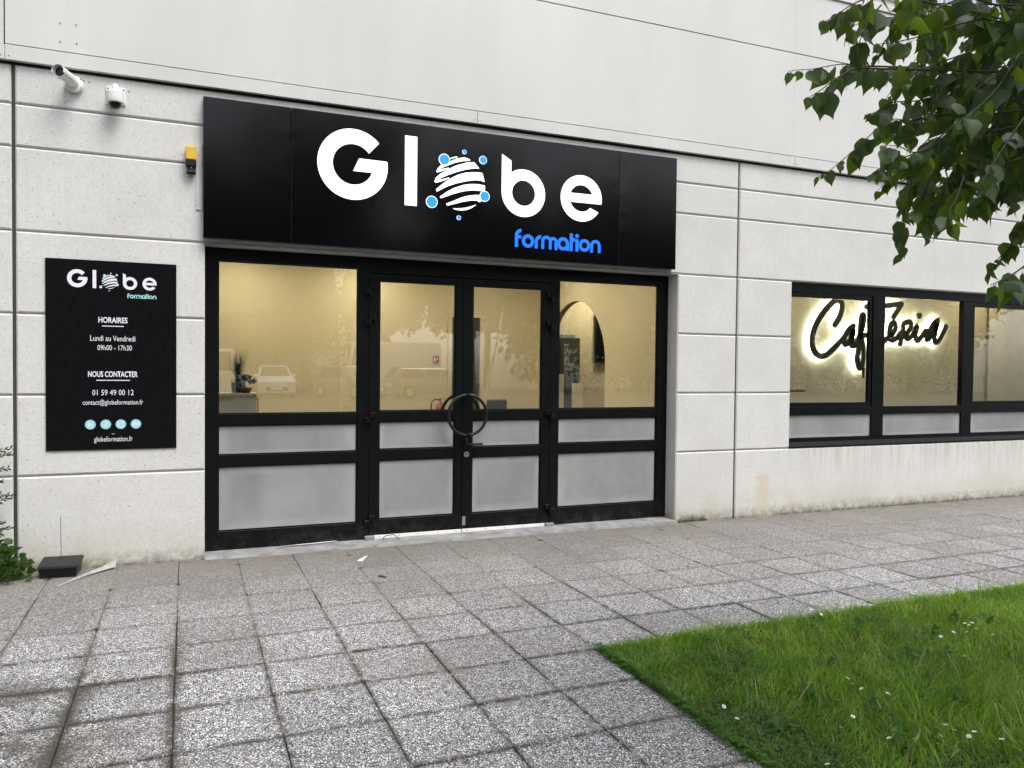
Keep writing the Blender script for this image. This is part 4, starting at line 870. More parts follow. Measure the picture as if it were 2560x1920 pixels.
def scatter(n_, x0, x1, y0, y1): return np.c_[rng.uniform(x0, x1, n_), rng.uniform(y0, y1, n_)]
xy = np.r_[scatter(74000, 2.462, 7.2, -5.9, -3.395), scatter(14000, 7.2, 13, -7, -3.395), scatter(14000, 2.46, 9, -12, -5.9)]
edge = scatter(2600, 2.455, 7.2, -3.46, -3.372); edge2 = scatter(3600, 2.436, 2.53, -6.0, -3.39); xy = np.r_[xy, edge, edge2]
x_, y_ = xy[:, 0], xy[:, 1]
long_ = np.clip((x_ - 2.7) / 1.5, 0, 1) * (.55 + .45 * np.clip(vnoise(x_, y_, 1.1, 3), -1, 1))
h = rng.uniform(.030, .068, len(xy)) + long_ * rng.uniform(.015, .115, len(xy)); h *= np.clip((x_ - 2.40) / .16, .45, 1); tall = rng.uniform(0, 1, len(xy)) < .012; h = np.where(tall & (x_ > 2.7), h + rng.uniform(.05, .13, len(xy)), h)
keep = rng.uniform(0, 1, len(xy)) < np.where((vnoise(x_, y_, 1.7, 9) > .35) & (x_ < 3.6), .45, 1.0)
xy, h = xy[keep], h[keep]
blade_field(xy, h, rng.uniform(.0011, .0026, len(xy)), rng.uniform(.15, 1.05, len(xy)), 'grass', M['grass'])['label'] = 'green unmown grass of the lawn corner'
rim = np.r_[scatter(1700, 2.47, 8.0, -3.42, -3.375), scatter(900, 2.445, 2.47, -6.0, -3.38)]; rn = len(rim)
ob = blade_field(rim, rng.uniform(.05, .13, rn) * np.clip((rim[:, 0] - 2.2) / 1.2, .35, 1), rng.uniform(.0012, .0024, rn), rng.uniform(.5, 1.4, rn), 'grass_rim', M['grass']); ob['label'] = 'longer grass blades hanging over the lawn edge'
st = MB(); rr = random.Random(77)
for k in range(120):          # seed stalks
    x, y = rr.uniform(2.9, 6.8), rr.uniform(-5.4, -3.45); hh = rr.uniform(.12, .24); dx, dy = rr.gauss(0, .06), rr.gauss(0, .06)
    st.tube([(x, y, 0), (x + dx * .4, y + dy * .4, hh * .6), (x + dx, y + dy, hh)], [.0011, .0009, .0006], 3)
    for q in range(6): t_ = .80 + .2 * q / 6; st.add([(x + dx * t_, y + dy * t_, hh * t_), (x + dx * t_ + .006, y + dy * t_, hh * t_ + .006), (x + dx * t_, y + dy * t_ + .003, hh * t_ + .012)], [(0, 1, 2)])
st.build('seed_stalks', M['straw'], kind='stuff')['label'] = 'pale grass seed stalks standing over the lawn'
# clover and small broad leaves
cxy = scatter(17000, 2.415, 7.0, -5.9, -3.40); spill = np.c_[2.45 - np.abs(rng.normal(0, .022, 1500)) * (1 + vnoise(rng.uniform(0, 1, 1500), np.linspace(-6, -3.4, 1500), 2.0, 21)), np.linspace(-6, -3.4, 1500)]; cxy = np.r_[cxy, spill]; m_ = (vnoise(cxy[:, 0], cxy[:, 1], 1.7, 9) > .10) | (cxy[:, 0] < 2.46) & (rng.uniform(0, 1, len(cxy)) < np.clip(1.35 - (cxy[:, 0] - 2.5) / 2.2, .12, 1)); cxy = cxy[m_]
n_ = len(cxy); zc_ = rng.uniform(.015, .052, n_); VV = []; 
for k in range(3):
    a = rng.uniform(0, 6.283, n_) * 0 + (np.arange(n_) * 2.4 + k * 2.094); s_ = rng.uniform(.006, .011, n_); tl = rng.uniform(-.3, .3, n_)
    d = np.c_[np.cos(a), np.sin(a), tl]; p = np.c_[-np.sin(a), np.cos(a), tl * .5]; c = np.c_[cxy, zc_]
    VV.append(np.stack([c, c + d * (s_ * .7)[:, None] + p * (s_ * .62)[:, None], c + d * (s_ * 1.35)[:, None] + p * (s_ * .35)[:, None], c + d * (s_ * 1.35)[:, None] - p * (s_ * .35)[:, None], c + d * (s_ * .7)[:, None] - p * (s_ * .62)[:, None]], 1))
V = np.concatenate(VV, 0).reshape(-1, 3); np_mesh('clover', V, np.arange(len(V)).reshape(-1, 5), M['clover'], None, 'stuff', 5)['label'] = 'low clover leaves in the lawn corner'
# plantain rosettes and dandelion leaves
m = MB(); rr = random.Random(4)
for k in range(26):
    cx, cy = rr.uniform(2.6, 5.6), rr.uniform(-5.3, -3.5)
    for j in range(rr.randint(4, 7)):
        a = rr.uniform(0, 6.283); L_ = rr.uniform(.06, .12); w_ = rr.uniform(.012, .022); d = Vector((math.cos(a), math.sin(a), 0)); s_ = Vector((-d.y, d.x, 0)); z1 = rr.uniform(.03, .09)
        P0 = Vector((cx, cy, 0)); m.add([P0, P0 + d * L_ * .45 + s_ * w_ + Vector((0, 0, z1)), P0 + d * L_ + Vector((0, 0, z1 * .85)), P0 + d * L_ * .45 - s_ * w_ + Vector((0, 0, z1))], [(0, 1, 2, 3)])
m.build('broad_weeds', M['clover'], kind='stuff')['label'] = 'broad weed leaves among the grass'
# moss cushions and tiny weeds in slab joints
mo = MB(); rr = random.Random(9)
for k in range(46):
    gx = -.06 + .5 * rr.randint(-3, 14); gy = -3.385 + .51 * rr.randint(-3, 6)
    if gx > 2.4 and gy < -3.3: continue
    for q in range(26): 
        p = Vector((gx + rr.gauss(0, .014), gy + rr.gauss(0, .014), .0)); d = Vector((rr.gauss(0, 1), rr.gauss(0, 1), 1.3)).normalized() * rr.uniform(.006, .018); s_ = d.orthogonal().normalized() * .003; mo.add([p - s_, p + s_, p + d], [(0, 1, 2)])
for k in range(150):          # weeds along the foot of the wall
    wx = rr.choice([rr.uniform(5.38, 5.75), rr.uniform(7.0, 12.5), rr.uniform(8.0, 12.5), rr.uniform(8.0, 12.5)]); wy = -.012
    for q in range(rr.randint(3, 9)):
        hh = rr.uniform(.02, .11 if wx > 5 else .04); p = Vector((wx + rr.gauss(0, .02), wy - abs(rr.gauss(0, .01)), .0)); d = Vector((rr.gauss(0, .35), -abs(rr.gauss(0, .2)), 1)).normalized() * hh; s_ = Vector((.0016, .0005, 0)); mo.add([p - s_, p + s_, p + d * .6 + s_ * .7, p + d], [(0, 1, 2, 3)])
mo.build('joint_weeds', M['moss'], kind='stuff')['label'] = 'moss and thin weeds in slab joints and along the wall foot'
# daisies
DA = [(4.146,-3.555),(4.147,-3.463),(4.221,-3.558),(4.923,-4.068),(4.889,-4.125),(4.991,-4.07),(4.758,-4.21),(4.856,-4.203),(4.883,-4.301),(4.652,-4.012),(4.539,-4.192),(4.672,-4.178),(4.304,-4.572),(4.349,-4.509),(3.399,-4.526),(3.392,-4.571),(3.365,-4.657),(3.431,-4.769),(3.141,-4.716),(3.046,-4.908),(3.42,-5.122),(3.396,-5.189),(3.441,-5.176),(3.287,-5.203),(3.393,-5.267),(3.214,-5.246),(3.517,-5.338),(3.019,-5.148),(2.915,-4.962),(2.52,-4.58),(2.51,-4.696),(2.578,-5.22),(3.452,-5.25),(3.143,-5.181)]
def mesh_of(m, nm, mat): me = bpy.data.meshes.new(nm); me.from_pydata(m.v, [], m.f); me.materials.append(mat); return me
pm = MB()
for k in range(11):
    a = k * 2 * math.pi / 11; d = Vector((math.cos(a), math.sin(a), .25)); s_ = Vector((-d.y, d.x, 0)) * .0022; pm.add([d * .003, d * .008 + s_, d * .012, d * .008 - s_], [(0, 1, 2, 3)])
me_p = mesh_of(pm, 'petals', M['petal']); me_e = mesh_of(MB().lathe([(.0026, .001), (.003, .002), (.0015, .0035)], (0, 0, 0), (0, 0, 1), 8), 'eye', M['daisy_eye'])
me_s = mesh_of(MB().tube([(0, 0, 0), (.004, 0, -.04), (.0, .003, -.105)], .0011, 4), 'stem', M['clover'])
for i, (x, y) in enumerate(DA):
    nb = 'in the clump nearest the wall' if y > -3.7 else 'in the clump amid the long grass' if x > 4.4 else 'in the middle of the lawn' if y > -4.85 else 'near the bottom of the lawn'
    t = thing('daisy', 'small white daisy ' + nb, 'flower', (x, y, .085 + .02 * ((i * 7) % 5) / 5), 'daisies in the lawn'); t.rotation_euler = (random.uniform(-.5, .5), random.uniform(-.5, .5), random.uniform(0, 6)); t.scale = (1.05,) * 3
    for nm, me in (('petals', me_p), ('eye', me_e), ('stem', me_s)): o = bpy.data.objects.new(nm, me); COL.objects.link(o); o.parent = t

# ------------------------------------------------------------------ leaves
def leaf_mesh(nm, seed, mat):
    rr = random.Random(seed); m = MB(); N_ = 9; fold = rr.uniform(.10, .30); curl = rr.uniform(.05, .25); prof = [0, .31, .42, .44, .40, .32, .215, .11, .04, .0]
    for i in range(N_ + 1):
        t_ = i / N_; w_ = prof[i] * (1 + rr.uniform(-.05, .05)); zc2 = -curl * t_ * t_; back = -.07 * max(0, 1 - abs(i - 1)) 
        m.v += [(-w_, t_ + (back if i == 1 else 0), zc2 + fold * w_), (0, t_, zc2), (w_, t_ + (back if i == 1 else 0), zc2 + fold * w_)]
    for i in range(N_): b = 3 * i; m.f += [(b, b + 1, b + 4, b + 3), (b + 1, b + 2, b + 5, b + 4)]
    m.v = [(x * .95, y * 1.08, z) for x, y, z in m.v]
    me = mesh_of(m, nm, mat); me.polygons.foreach_set('use_smooth', [True] * len(me.polygons)); return me
LEAF = [leaf_mesh('leaf', s_, M['tree_leaf']) for s_ in range(5)]
def leaf_matrix(p, tipdir, size, rr):
    y = Vector(tipdir).normalized(); z = Vector((rr.gauss(0, 1), rr.gauss(0, 1), rr.gauss(0, .5))); z = (z - y * z.dot(y)).normalized(); x = y.cross(z)
    return Matrix.Translation(p) @ Matrix((x, y, z)).transposed().to_4x4() @ Matrix.Scale(size, 4)

# leafy tree on the lawn, right of the frame, its outer twigs hang into view
TR = Vector((5.35, -6.75, -.01)); rr = random.Random(21)
TREE = thing('broadleaf_tree', 'broadleaf tree with hanging heart-shaped leaves filling the upper right corner', 'tree', TR, 'trees around the lawn')
MB().tube([(5.35, -6.75, -.05), (5.33, -6.72, .8), (5.27, -6.70, 1.8), (5.25, -6.66, 2.8), (5.15, -6.65, 4.0), (5.2, -6.6, 5.4)], [.17, .13, .115, .10, .08, .04], 14).build('trunk', M['bark'], TREE, smooth=True)
TW = [[[2.915,-5.415,3.026],[2.738,-5.386,3.06],[2.565,-5.359,3.05],[2.443,-5.354,3.042],[2.31,-5.345,3.006],[2.199,-5.345,2.982],[2.146,-5.369,2.948]],[[2.113,-5.744,2.841],[1.991,-5.786,2.772],[1.884,-5.834,2.705],[1.78,-5.882,2.647]],[[2.408,-5.527,2.969],[2.258,-5.599,3.027],[2.137,-5.684,3.003]],[[2.898,-5.403,3.347],[2.711,-5.395,3.263],[2.55,-5.397,3.227],[2.439,-5.42,3.169],[2.367,-5.459,3.141]],[[2.203,-5.778,3.098],[2.056,-5.81,3.027],[1.936,-5.852,2.952],[1.83,-5.9,2.885]],[[2.782,-5.677,2.919],[2.566,-5.657,2.826],[2.387,-5.652,2.789],[2.287,-5.679,2.734],[2.207,-5.715,2.706]],[[3.044,-5.476,2.994],[2.866,-5.45,2.872],[2.698,-5.427,2.804],[2.581,-5.425,2.783],[2.453,-5.419,2.682],[2.341,-5.42,2.597],[2.257,-5.432,2.55]],[[2.455,-5.897,2.674],[2.285,-5.897,2.555],[2.148,-5.91,2.494],[2.042,-5.934,2.45],[1.965,-5.971,2.417]],[[2.722,-5.65,2.738],[2.589,-5.643,2.613],[2.508,-5.658,2.52],[2.448,-5.68,2.442],[2.4,-5.708,2.353],[2.367,-5.741,2.266],[2.312,-5.765,2.211]],[[2.935,-5.443,2.647],[2.838,-5.541,2.541],[2.686,-5.617,2.42]],[[2.453,-5.904,2.473],[2.354,-5.956,2.379],[2.257,-6.008,2.314],[2.193,-6.073,2.257]],[[2.974,-5.751,2.637],[2.811,-5.776,2.524],[2.67,-5.81,2.443],[2.544,-5.85,2.379]],[[3.258,-5.584,2.504],[3.147,-5.609,2.385],[3.052,-5.639,2.3],[2.945,-5.664,2.239],[2.853,-5.696,2.166]],[[2.658,-6.0,2.181],[2.52,-6.034,2.126],[2.396,-6.074,2.092],[2.298,-6.124,2.074]],[[2.648,-5.611,2.572],[2.533,-5.703,2.418],[2.412,-5.791,2.288]],[[3.156,-5.54,2.686],[2.988,-5.61,2.534],[2.844,-5.688,2.434]],[[2.506,-5.917,3.009],[2.335,-5.916,2.949],[2.197,-5.928,2.891],[2.073,-5.945,2.846],[1.974,-5.973,2.814]],[[2.836,-5.67,3.056],[2.65,-5.663,2.98],[2.5,-5.67,2.92],[2.367,-5.683,2.882],[2.255,-5.706,2.832]],[[3.138,-5.523,3.205],[2.955,-5.541,3.071],[2.791,-5.566,2.972],[2.638,-5.595,2.897]],[[2.619,-5.97,2.885],[2.47,-6.003,2.741],[2.326,-6.036,2.64],[2.192,-6.072,2.567]],[[2.973,-5.725,2.89],[2.815,-5.753,2.749],[2.655,-5.78,2.641],[2.488,-5.804,2.551]],[[3.135,-5.537,2.776],[2.952,-5.555,2.661],[2.788,-5.579,2.565],[2.661,-5.618,2.516]],[[2.633,-5.984,2.672],[2.49,-6.018,2.548],[2.367,-6.06,2.453],[2.263,-6.109,2.38]],[[3.004,-5.739,2.608],[2.856,-5.816,2.48],[2.71,-5.893,2.392]],[[3.222,-5.564,3.279],[3.052,-5.585,3.225],[2.892,-5.611,3.144],[2.749,-5.644,3.058]],[[2.442,-5.897,3.08],[2.288,-5.925,3.003],[2.144,-5.957,2.934],[2.036,-6.005,2.874]],[[3.002,-5.722,2.979],[2.877,-5.763,2.864],[2.759,-5.808,2.739],[2.661,-5.86,2.647]],[[3.058,-5.509,2.925],[2.897,-5.536,2.792],[2.755,-5.569,2.722],[2.603,-5.598,2.668]],[[2.382,-5.887,2.593],[2.219,-5.911,2.525],[2.099,-5.952,2.519],[1.993,-5.999,2.5]],[[2.661,-5.579,2.793],[2.524,-5.614,2.751],[2.404,-5.655,2.731],[2.316,-5.71,2.677]]]
hubs = [Vector((3.95, -6.05, 3.05)), Vector((4.0, -6.15, 3.55)), Vector((3.9, -6.1, 2.75))]
for i, hb_ in enumerate(hubs): MB().tube([Vector((5.2, -6.66, 2.5 + .45 * i)), Vector((4.7, -6.45, 2.9 + .28 * i)), hb_], [.045, .032, .014], 8).build('branch', M['bark'], TREE, smooth=True)
leaves = []; FL = MB()
def hang(p, dirn, size): leaves.append((p, dirn, size))
def dress(path, size0, step, taper=True):
    acc = 0; L_ = sum((path[i + 1] - path[i]).length for i in range(len(path) - 1)); s_ = 0; side = 1; nxt = rr.uniform(.2, .9) * step
    for i in range(len(path) - 1):
        seg = path[i + 1] - path[i]; l_ = seg.length
        while nxt <= s_ + l_:
            q = path[i] + seg * ((nxt - s_) / l_); f_ = nxt / L_; side = -side
            if not taper and (q.z < 2.72 or rr.random() < .35): nxt += step; continue
            sz = size0 * rr.uniform(.58, 1.18) * ((1 - .62 * max(0, (f_ - .72) / .28)) if taper else 1)
            sd_ = seg.normalized().cross(Vector((0, 0, 1))) * side * rr.uniform(.0, .6); d = Vector((0, 0, -1)) * rr.uniform(.55, 1.1) + sd_ + seg.normalized() * rr.uniform(-.1, .75) + Vector((rr.gauss(0, .2), rr.gauss(0, .2), 0))
            pet = d.normalized() * sz * .22 + seg.normalized() * .004; leaves.append((q + pet, d, sz)); FL.tube([q, q + pet], .0007, 3, caps=False); nxt += step * rr.uniform(.65, 1.3)
        s_ += l_
def twig(pts, par=TREE, size=.081, step=.031):
    P0 = [Vector(p) for p in pts]; P1 = []
    ext = [P0[0] * 2 - P0[1]] + P0 + [P0[-1] * 2 - P0[-2]]
    for i in range(1, len(ext) - 2):
        a, b, c, d = ext[i - 1:i + 3]
        for k in range(4): t_ = k / 4; P1.append(.5 * ((2 * b) + (c - a) * t_ + (2 * a - 5 * b + 4 * c - d) * t_ * t_ + (3 * b - a - 3 * c + d) * t_ ** 3))
    P1.append(P0[-1]); n_ = len(P1); MB().tube(P1, [.0034 - .0026 * i / (n_ - 1) for i in range(n_)], 5).build('twig', M['twig'], par, smooth=True); dress(P1, size, step); return P1
allp = []; BLS = []
for tpts in TW: P1 = twig(tpts); allp.append(P1); h_ = min(hubs, key=lambda q: (q - P1[0]).length); bl = [h_, h_.lerp(P1[0], .35) + Vector((0, 0, .07)), h_.lerp(P1[0], .7) + Vector((0, 0, .06)), P1[0]]; MB().tube(bl, [.006, .0045, .0034, .0028], 6).build('branchlet', M['twig'], TREE, smooth=True); BLS.append(bl)
n_view = len(leaves)
for bl in BLS: dress(bl, .081, .026, False)
# denser inner twigs behind and above the outer ones
for k in range(76):
    b = rr.choice(allp); i0 = rr.randint(0, max(0, len(b) // 2)); p = b[i0] + Vector((rr.uniform(.05, .70), rr.uniform(-.35, .35), rr.uniform(-.10, .32)))
    dd_ = p.y * .8241 + 7.8144 * .8241 - p.x * .5664
    if dd_ > (.50 if p.z > 2.75 else .22) or p.z < 2.62: continue
    L_ = rr.uniform(.2, .38); d = Vector((-rr.uniform(.3, 1), rr.uniform(-.3, .5), -rr.uniform(.3, .9))).normalized(); twig([p, p + d * L_ * .5 + Vector((0, 0, .02)), p + d * L_ + Vector((0, 0, -.05))], size=.081, step=.032)
# the darker body of the crown behind, towards the trunk
for k in range(70):
    p = Vector((rr.uniform(3.35, 4.3), 0, rr.uniform(2.75, 4.3))); p.y = -7.8144 + (p.x * .5664 + rr.uniform(-.35, .20)) / .8241
    if p.z < 2.9 + .5 * ((p.y + 7.8144) * .8241 - p.x * .5664): continue
    L_ = rr.uniform(.25, .4); d = Vector((-rr.uniform(.0, .5), rr.uniform(-.5, .3), -rr.uniform(.4, 1))).normalized(); twig([p, p + d * L_ * .5, p + d * L_ + Vector((0, 0, -.04))], size=.085, step=.026)
# 300 leaves as pieces of their own, the rest of the crown as one mass
leaves_sorted = leaves[:n_view] + leaves[n_view:]
pick = set(range(0, len(leaves_sorted))) if len(leaves_sorted) <= 300 else set(range(min(300, len(leaves_sorted))))
mass = MB()
for i, (p, d, sz) in enumerate(leaves_sorted):
    mt = leaf_matrix(p, d, sz, rr); me = LEAF[i % 5]
    if i in pick:
        o = bpy.data.objects.new('leaf', me); COL.objects.link(o); o.parent = TREE; o.matrix_basis = Matrix.Translation(-TR) @ mt
    else: mass.add([mt @ v.co for v in me.vertices], [tuple(f.vertices) for f in me.polygons])
M['tree_leaf_mass'] = leafy('tree_leaf_joined', (.013, .040, .012), (.036, .074, .016), (.17, .27, .015), .50, isl=True, mixf=.46, nsc=14)
mass.build('foliage', M['tree_leaf_mass'], TREE, smooth=True, kind='stuff'); FL.build('petioles', M['clover'], TREE, kind='stuff')
def crown(c, rad, n_, size, seed, squash=1.0, clumps=26):
    r2 = np.random.default_rng(seed); cc = r2.normal(size=(clumps, 3)); cc /= np.linalg.norm(cc, axis=1)[:, None]; cc *= (r2.uniform(.25, .95, clumps) ** .6)[:, None] * np.array([rad, rad, rad * squash]); cr_ = rad * r2.uniform(.22, .42, clumps)
    k = r2.integers(0, clumps, n_); v = r2.normal(size=(n_, 3)); v /= np.linalg.norm(v, axis=1)[:, None]; p = np.array(c) + cc[k] + v * (cr_[k] * r2.uniform(.3, 1, n_) ** .45)[:, None]
    d = r2.normal(size=(n_, 3)) + np.array([0, 0, -.5]); d /= np.linalg.norm(d, axis=1)[:, None]; s_ = np.cross(d, r2.normal(size=(n_, 3))); s_ /= np.linalg.norm(s_, axis=1)[:, None]; z_ = size * r2.uniform(.6, 1.3, n_)[:, None]
    V = np.stack([p, p + d * z_ * .45 + s_ * z_ * .38, p + d * z_, p + d * z_ * .45 - s_ * z_ * .38], 1).reshape(-1, 3); return V, np.arange(4 * n_).reshape(-1, 4)
V, F = crown((5.35, -6.75, 4.35), 1.55, 7000, .10, 5, 1.05); np_mesh('crown', V - np.array(TR), F, M['tree_leaf_far'], TREE, 'stuff')

# shrub at the left edge
SH = thing('leafy_shrub', 'green leafy shrub with dark sprigs at the left edge by the wall', 'shrub', (-1.62, -.22, 0), None); rr = random.Random(3)
m = MB(); st = MB(); SL = leaf_mesh('shrub_leaf', 31, M['shrub_leaf'])
for k in range(680):
    a = rr.uniform(0, 6.283); r_ = rr.uniform(.03, .38); p = Vector((-1.58 + r_ * math.cos(a) * 1.0, -.24 + r_ * math.sin(a) * .6, rr.uniform(.02, .46) * (1.2 - r_ / .42) + .02)); d = Vector((math.cos(a), math.sin(a) - .2, rr.uniform(-.5, .5)))
    mt = leaf_matrix(p, d, rr.uniform(.035, .075), rr); m.add([mt @ v.co for v in SL.vertices], [tuple(f.vertices) for f in SL.polygons])
    if k % 6 == 0: st.tube([(-1.60, -.2, .0), (p + Vector((-1.6, -.2, 0))) / 2 + Vector((0, 0, .06)), p], .004, 4)
m.build('foliage', M['shrub_leaf'], SH, smooth=True, kind='stuff'); st.build('stems', M['bark'], SH)
sp = MB(); ss = MB()
for z0 in (1.10, 1.03, .96, .84, .72, .66, .47, .40, .33, .28):
    p0 = Vector((-1.60, -.12, z0 - .10)); tp = Vector((rr.uniform(-1.42, -1.29), rr.uniform(-.30, -.08), z0 + rr.uniform(-.03, .05))); md = (p0 + tp) / 2 + Vector((0, 0, rr.uniform(.02, .07))); ss.tube([p0, md, tp], [.003, .002, .001], 4)
    for j in range(18):
        t_ = .2 + .8 * j / 18; q = p0.lerp(md, t_).lerp(md.lerp(tp, t_), t_); sgn = 1 if j % 2 else -1; d = (tp - p0).normalized() * rr.uniform(.4, .9) + Vector((0, -.4 * sgn + rr.gauss(0, .2), .45 * sgn + rr.gauss(0, .2))); d = d.normalized() * rr.uniform(.035, .065) * (1.2 - .5 * t_); s_ = d.orthogonal().normalized() * .010; sp.add([q, q + d * .5 + s_, q + d, q + d * .5 - s_], [(0, 1, 2, 3)])
ss.tube([(-1.63, -.15, 0), (-1.62, -.12, .6), (-1.62, -.12, 1.18)], [.008, .006, .002], 6); sp.build('sprigs', M['yew'], SH, kind='stuff'); ss.build('stems', M['bark'], SH)

# ------------------------------------------------------------------ what the panes mirror: trees and parked vehicles across the lot
BI = thing('birch_tree', 'birch with pale patched trunk mirrored in the left pane', 'tree', (3.42, -10.3, -.1), 'trees around the lawn')
MB().tube([(3.50, -10.3, -.12), (3.47, -10.3, 1.0), (3.40, -10.3, 2.4), (3.32, -10.3, 3.6), (3.20, -10.3, 4.6), (3.1, -10.3, 7.0)], [.115, .10, .09, .085, .075, .03], 12).build('trunk', M['birch'], BI, smooth=True)
MB().tube([(3.30, -10.3, 3.7), (3.55, -10.2, 4.6), (3.9, -10.0, 5.6)], [.05, .035, .015], 8).build('branch', M['birch'], BI, smooth=True)
V, F = crown((3.2, -10.8, 6.3), 1.9, 5000, .13, 6, .9); np_mesh('crown', V - np.array((3.42, -10.3, -.1)), F, M['tree_leaf_far'], BI, 'stuff')
B2 = thing('young_tree', 'slim young tree mirrored in the right-hand door', 'tree', (7.05, -11, -.1), 'trees around the lawn')
MB().tube([(7.05, -11, -.12), (7.25, -11, 1.2), (7.55, -11, 2.5), (7.8, -11, 4)], [.06, .05, .04, .02], 8).build('trunk', M['birch'], B2, smooth=True); V, F = crown((7.8, -11, 4.8), 1.3, 2600, .13, 8, .9); np_mesh('crown', V - np.array((7.05, -11, -.1)), F, M['tree_leaf_far'], B2, 'stuff')
base_tree = None
rr = random.Random(13)
tv = []
for s_ in range(3):
    V, F = crown((0, 0, (5.4, 7.4, 5.0)[s_]), (4.3, 3.3, 4.3)[s_], 7000, .36, 40 + s_, (1.0, .9, 1.0)[s_], 40); me = np_mesh('crown', V, F, M['tree_leaf_far'], None, 'stuff'); tv.append(me.data); bpy.data.objects.remove(me)
tk = mesh_of(MB().tube([(0, 0, -.3), (.1, 0, 3), (0, .1, 6.5), (.1, 0, 9)], [.24, .2, .14, .05], 10), 'trunk', M['bark'])
ORD = 'first second third fourth fifth sixth seventh eighth ninth tenth eleventh twelfth thirteenth fourteenth fifteenth sixteenth seventeenth'.split()
for i, (x, y, s_) in enumerate(sorted([(-22, -41, 1.0), (-15, -40, .95), (-8.5, -42, 1.1), (-3, -40, .95), (2.5, -41, 1.05), (7, -42.5, 1.0), (12.5, -44, 1.05), (18.5, -46, 1.0), (25, -43, 1.1), (31, -42, 1.0), (38, -41, 1.1), (46, -41, 1.05), (56, -40, 1.1), (5, -47, 1.25), (22, -50, 1.25), (-12, -48, 1.2), (35, -49, 1.2)])):
    t = thing('roadside_tree', ORD[i] + ' tall tree from the left across the car park', 'tree', (x, y, .28), 'tall trees across the car park'); s_ *= 1.0 if 11 < x < 23 else 1.35; t.scale = (s_, s_, s_ * rr.uniform(.9, 1.15)); t.rotation_euler.z = rr.uniform(0, 6)
    for nm, me in (('trunk', tk), ('crown', tv[1 if 11 < x < 23 else (i % 2) * 2])):
        o = bpy.data.objects.new(nm, me); COL.objects.link(o); o.parent = t
        if nm == 'crown': o['kind'] = 'stuff'
for i, (x0, x1, h_) in enumerate([(-26, 10.5, 3.6), (23, 60, 3.6)]):
    n_ = int((x1 - x0) * 260); r2 = np.random.default_rng(60 + i); p = np.c_[r2.uniform(x0, x1, n_), r2.uniform(-39.2, -37.8, n_), .28 + r2.uniform(0, 1, n_) ** .8 * h_]; p[:, 2] *= 1 + .14 * np.sin(p[:, 0] * 1.7)
    d = r2.normal(size=(n_, 3)); d /= np.linalg.norm(d, axis=1)[:, None]; s_ = np.cross(d, r2.normal(size=(n_, 3))); s_ /= np.linalg.norm(s_, axis=1)[:, None]; V = np.stack([p, p + d * .1 + s_ * .08, p + d * .22, p + d * .1 - s_ * .08], 1).reshape(-1, 3)
    o = np_mesh('hedge', V, np.arange(4 * n_).reshape(-1, 4), M['tree_leaf_far']); tag(o, ['long dark hedge behind the parked hatchback and van', 'dark hedge right of the box truck'][i], 'hedge')

